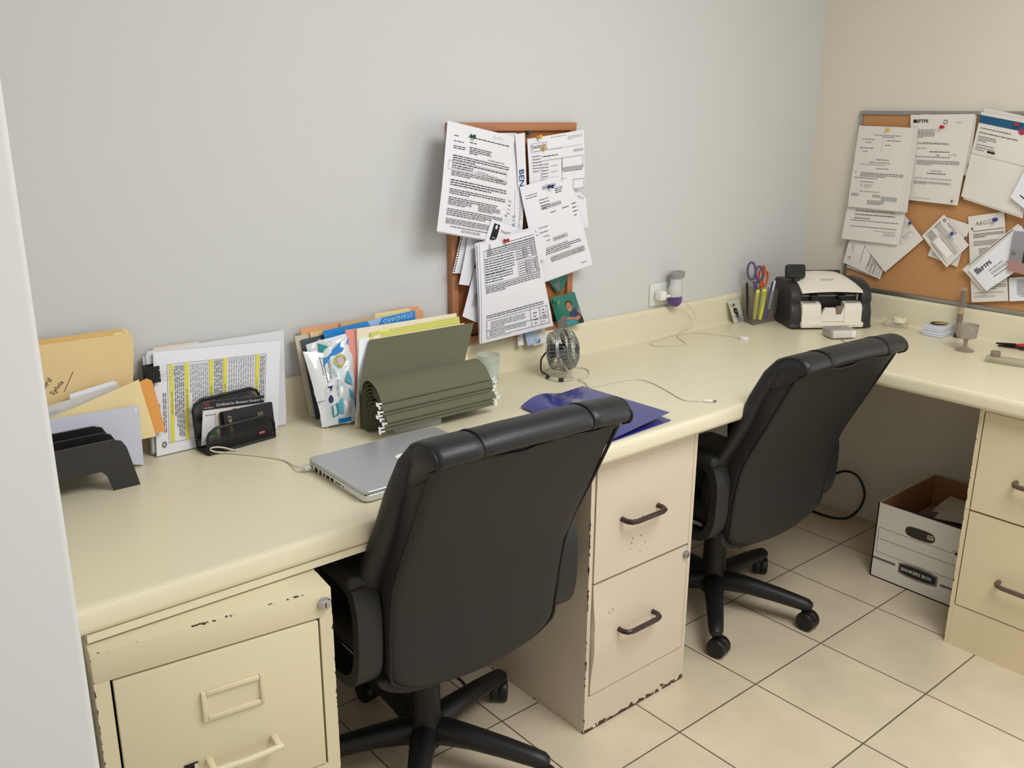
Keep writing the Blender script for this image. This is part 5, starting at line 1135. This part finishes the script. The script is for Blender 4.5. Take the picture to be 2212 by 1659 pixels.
paper('document', 'white sheet standing between the front wall and the binder in the file box', 'paper', [bxw(.035, .045, .243), bxw(.245, .045, .235), bxw(.245, .035, .04), bxw(.035, .035, .04)], [], m=paper_w, group=gbx, bulge=.003, curl=.004)
for k, (a, b_, z, s) in enumerate(((.20, .21, .235, .0), (.235, .27, .232, .2), (.16, .30, .225, -.2))):
    lab = ['crumpled pale paper on top inside the file box', 'loose white sheet at the back right inside the file box', 'loose white sheet lying deepest inside the file box'][k]
    paper('document', lab, 'paper', [bxw(a-.075, b_+.06+s*.1, z), bxw(a+.075, b_+.05, z-.01), bxw(a+.075, b_-.06, z-.005), bxw(a-.075, b_-.07+s*.1, z-.02)], [], m=paper_w, group=gbx, bulge=.012, curl=.012)
fb = MB(); fb.box((0, 0, 0), (.22, .27, .16))
tag(fb.build('file_stack', mat('grey_paper_stack', (168, 158, 150), .8, var=.1, vscale=90), None, bxw(.155, .245, .085)), 'block of stacked files filling the cardboard file box', 'files', gbx)
cable('looped_cable', 'black cord looping out from the right wall under the counter', [(-.030, -.10, .060), (-.040, -.17, .095), (-.050, -.222, .126), (-.050, -.268, .164), (-.050, -.314, .188), (-.050, -.358, .182), (-.050, -.387, .146), (-.052, -.396, .105), (-.060, -.384, .055), (-.075, -.352, .014), (-.100, -.310, .006), (-.110, -.250, .006), (-.100, -.170, .006)], .0048, black_cab, 8, 'cord')
cable('floor_cord', 'thin brown cord lying on the floor behind the nearest chair', [(-1.960, -.300, .004), (-1.930, -.315, .004), (-1.895, -.318, .004), (-1.865, -.290, .004), (-1.850, -.230, .004), (-1.870, -.15, .004), (-1.90, -.06, .004)], .003, brown_cab, 6, 'cord')

# ------------------------------------------------------------------ light and camera
wd = bpy.data.worlds.new('daylit_surroundings'); bpy.context.scene.world = wd; wd.use_nodes = True
bg = wd.node_tree.nodes['Background']; bg.inputs[0].default_value = (1, .97, .945, 1)
tcw = wd.node_tree.nodes.new('ShaderNodeTexCoord'); spw = wd.node_tree.nodes.new('ShaderNodeSeparateXYZ'); mrw = wd.node_tree.nodes.new('ShaderNodeMapRange')
wd.node_tree.links.new(tcw.outputs['Generated'], spw.inputs[0]); wd.node_tree.links.new(spw.outputs[2], mrw.inputs[0])
for i_, v_ in ((1, .0), (2, .65), (3, .88), (4, .35)): mrw.inputs[i_].default_value = v_     # bright horizon, dimmer zenith
wd.node_tree.links.new(mrw.outputs[0], bg.inputs[1])
def area(name, loc, target, sx, sy, power, col):
    l = bpy.data.lights.new(name, 'AREA'); l.shape = 'RECTANGLE'; l.size = sx; l.size_y = sy; l.energy = power; l.color = lin(col)[:3]
    o = bpy.data.objects.new(name, l); C.objects.link(o); o.location = loc
    o.rotation_euler = (Vector(target)-Vector(loc)).to_track_quat('-Z', 'Y').to_euler()
    return o
area('window_daylight', (.16, -2.45, 1.15), (-1, -2.45, 1.15), 1.65, 2.05, 22, (236, 246, 255))
area('added_ceiling_light', (-1.6, -2.0, 2.575), (-1.6, -2.0, 0), 1.2, 1.2, 52, (255, 255, 253))  # added overhead fill that brightens the upward-facing surfaces
cam = bpy.data.cameras.new('camera'); co = bpy.data.objects.new('camera', cam); C.objects.link(co)
yaw, pitch, roll, fpx = .6999, -.2877, .0069, 1981.0
f = Vector((math.sin(yaw)*math.cos(pitch), math.cos(yaw)*math.cos(pitch), math.sin(pitch)))
r0 = Vector((math.cos(yaw), -math.sin(yaw), 0)); u0 = r0.cross(f)
rr = r0*math.cos(roll)+u0*math.sin(roll); uu = -r0*math.sin(roll)+u0*math.cos(roll)
co.matrix_world = Matrix(((rr.x, uu.x, -f.x, -3.1568), (rr.y, uu.y, -f.y, -1.9988), (rr.z, uu.z, -f.z, 1.5021), (0, 0, 0, 1)))
cam.sensor_width = 36; cam.lens = fpx/2212*36; cam.clip_start = .02
sc = bpy.context.scene; sc.camera = co
sc.view_settings.view_transform = 'Standard'; sc.view_settings.look = 'None'; sc.view_settings.gamma = 1; sc.view_settings.exposure = -.07
sc.view_settings.use_curve_mapping = False
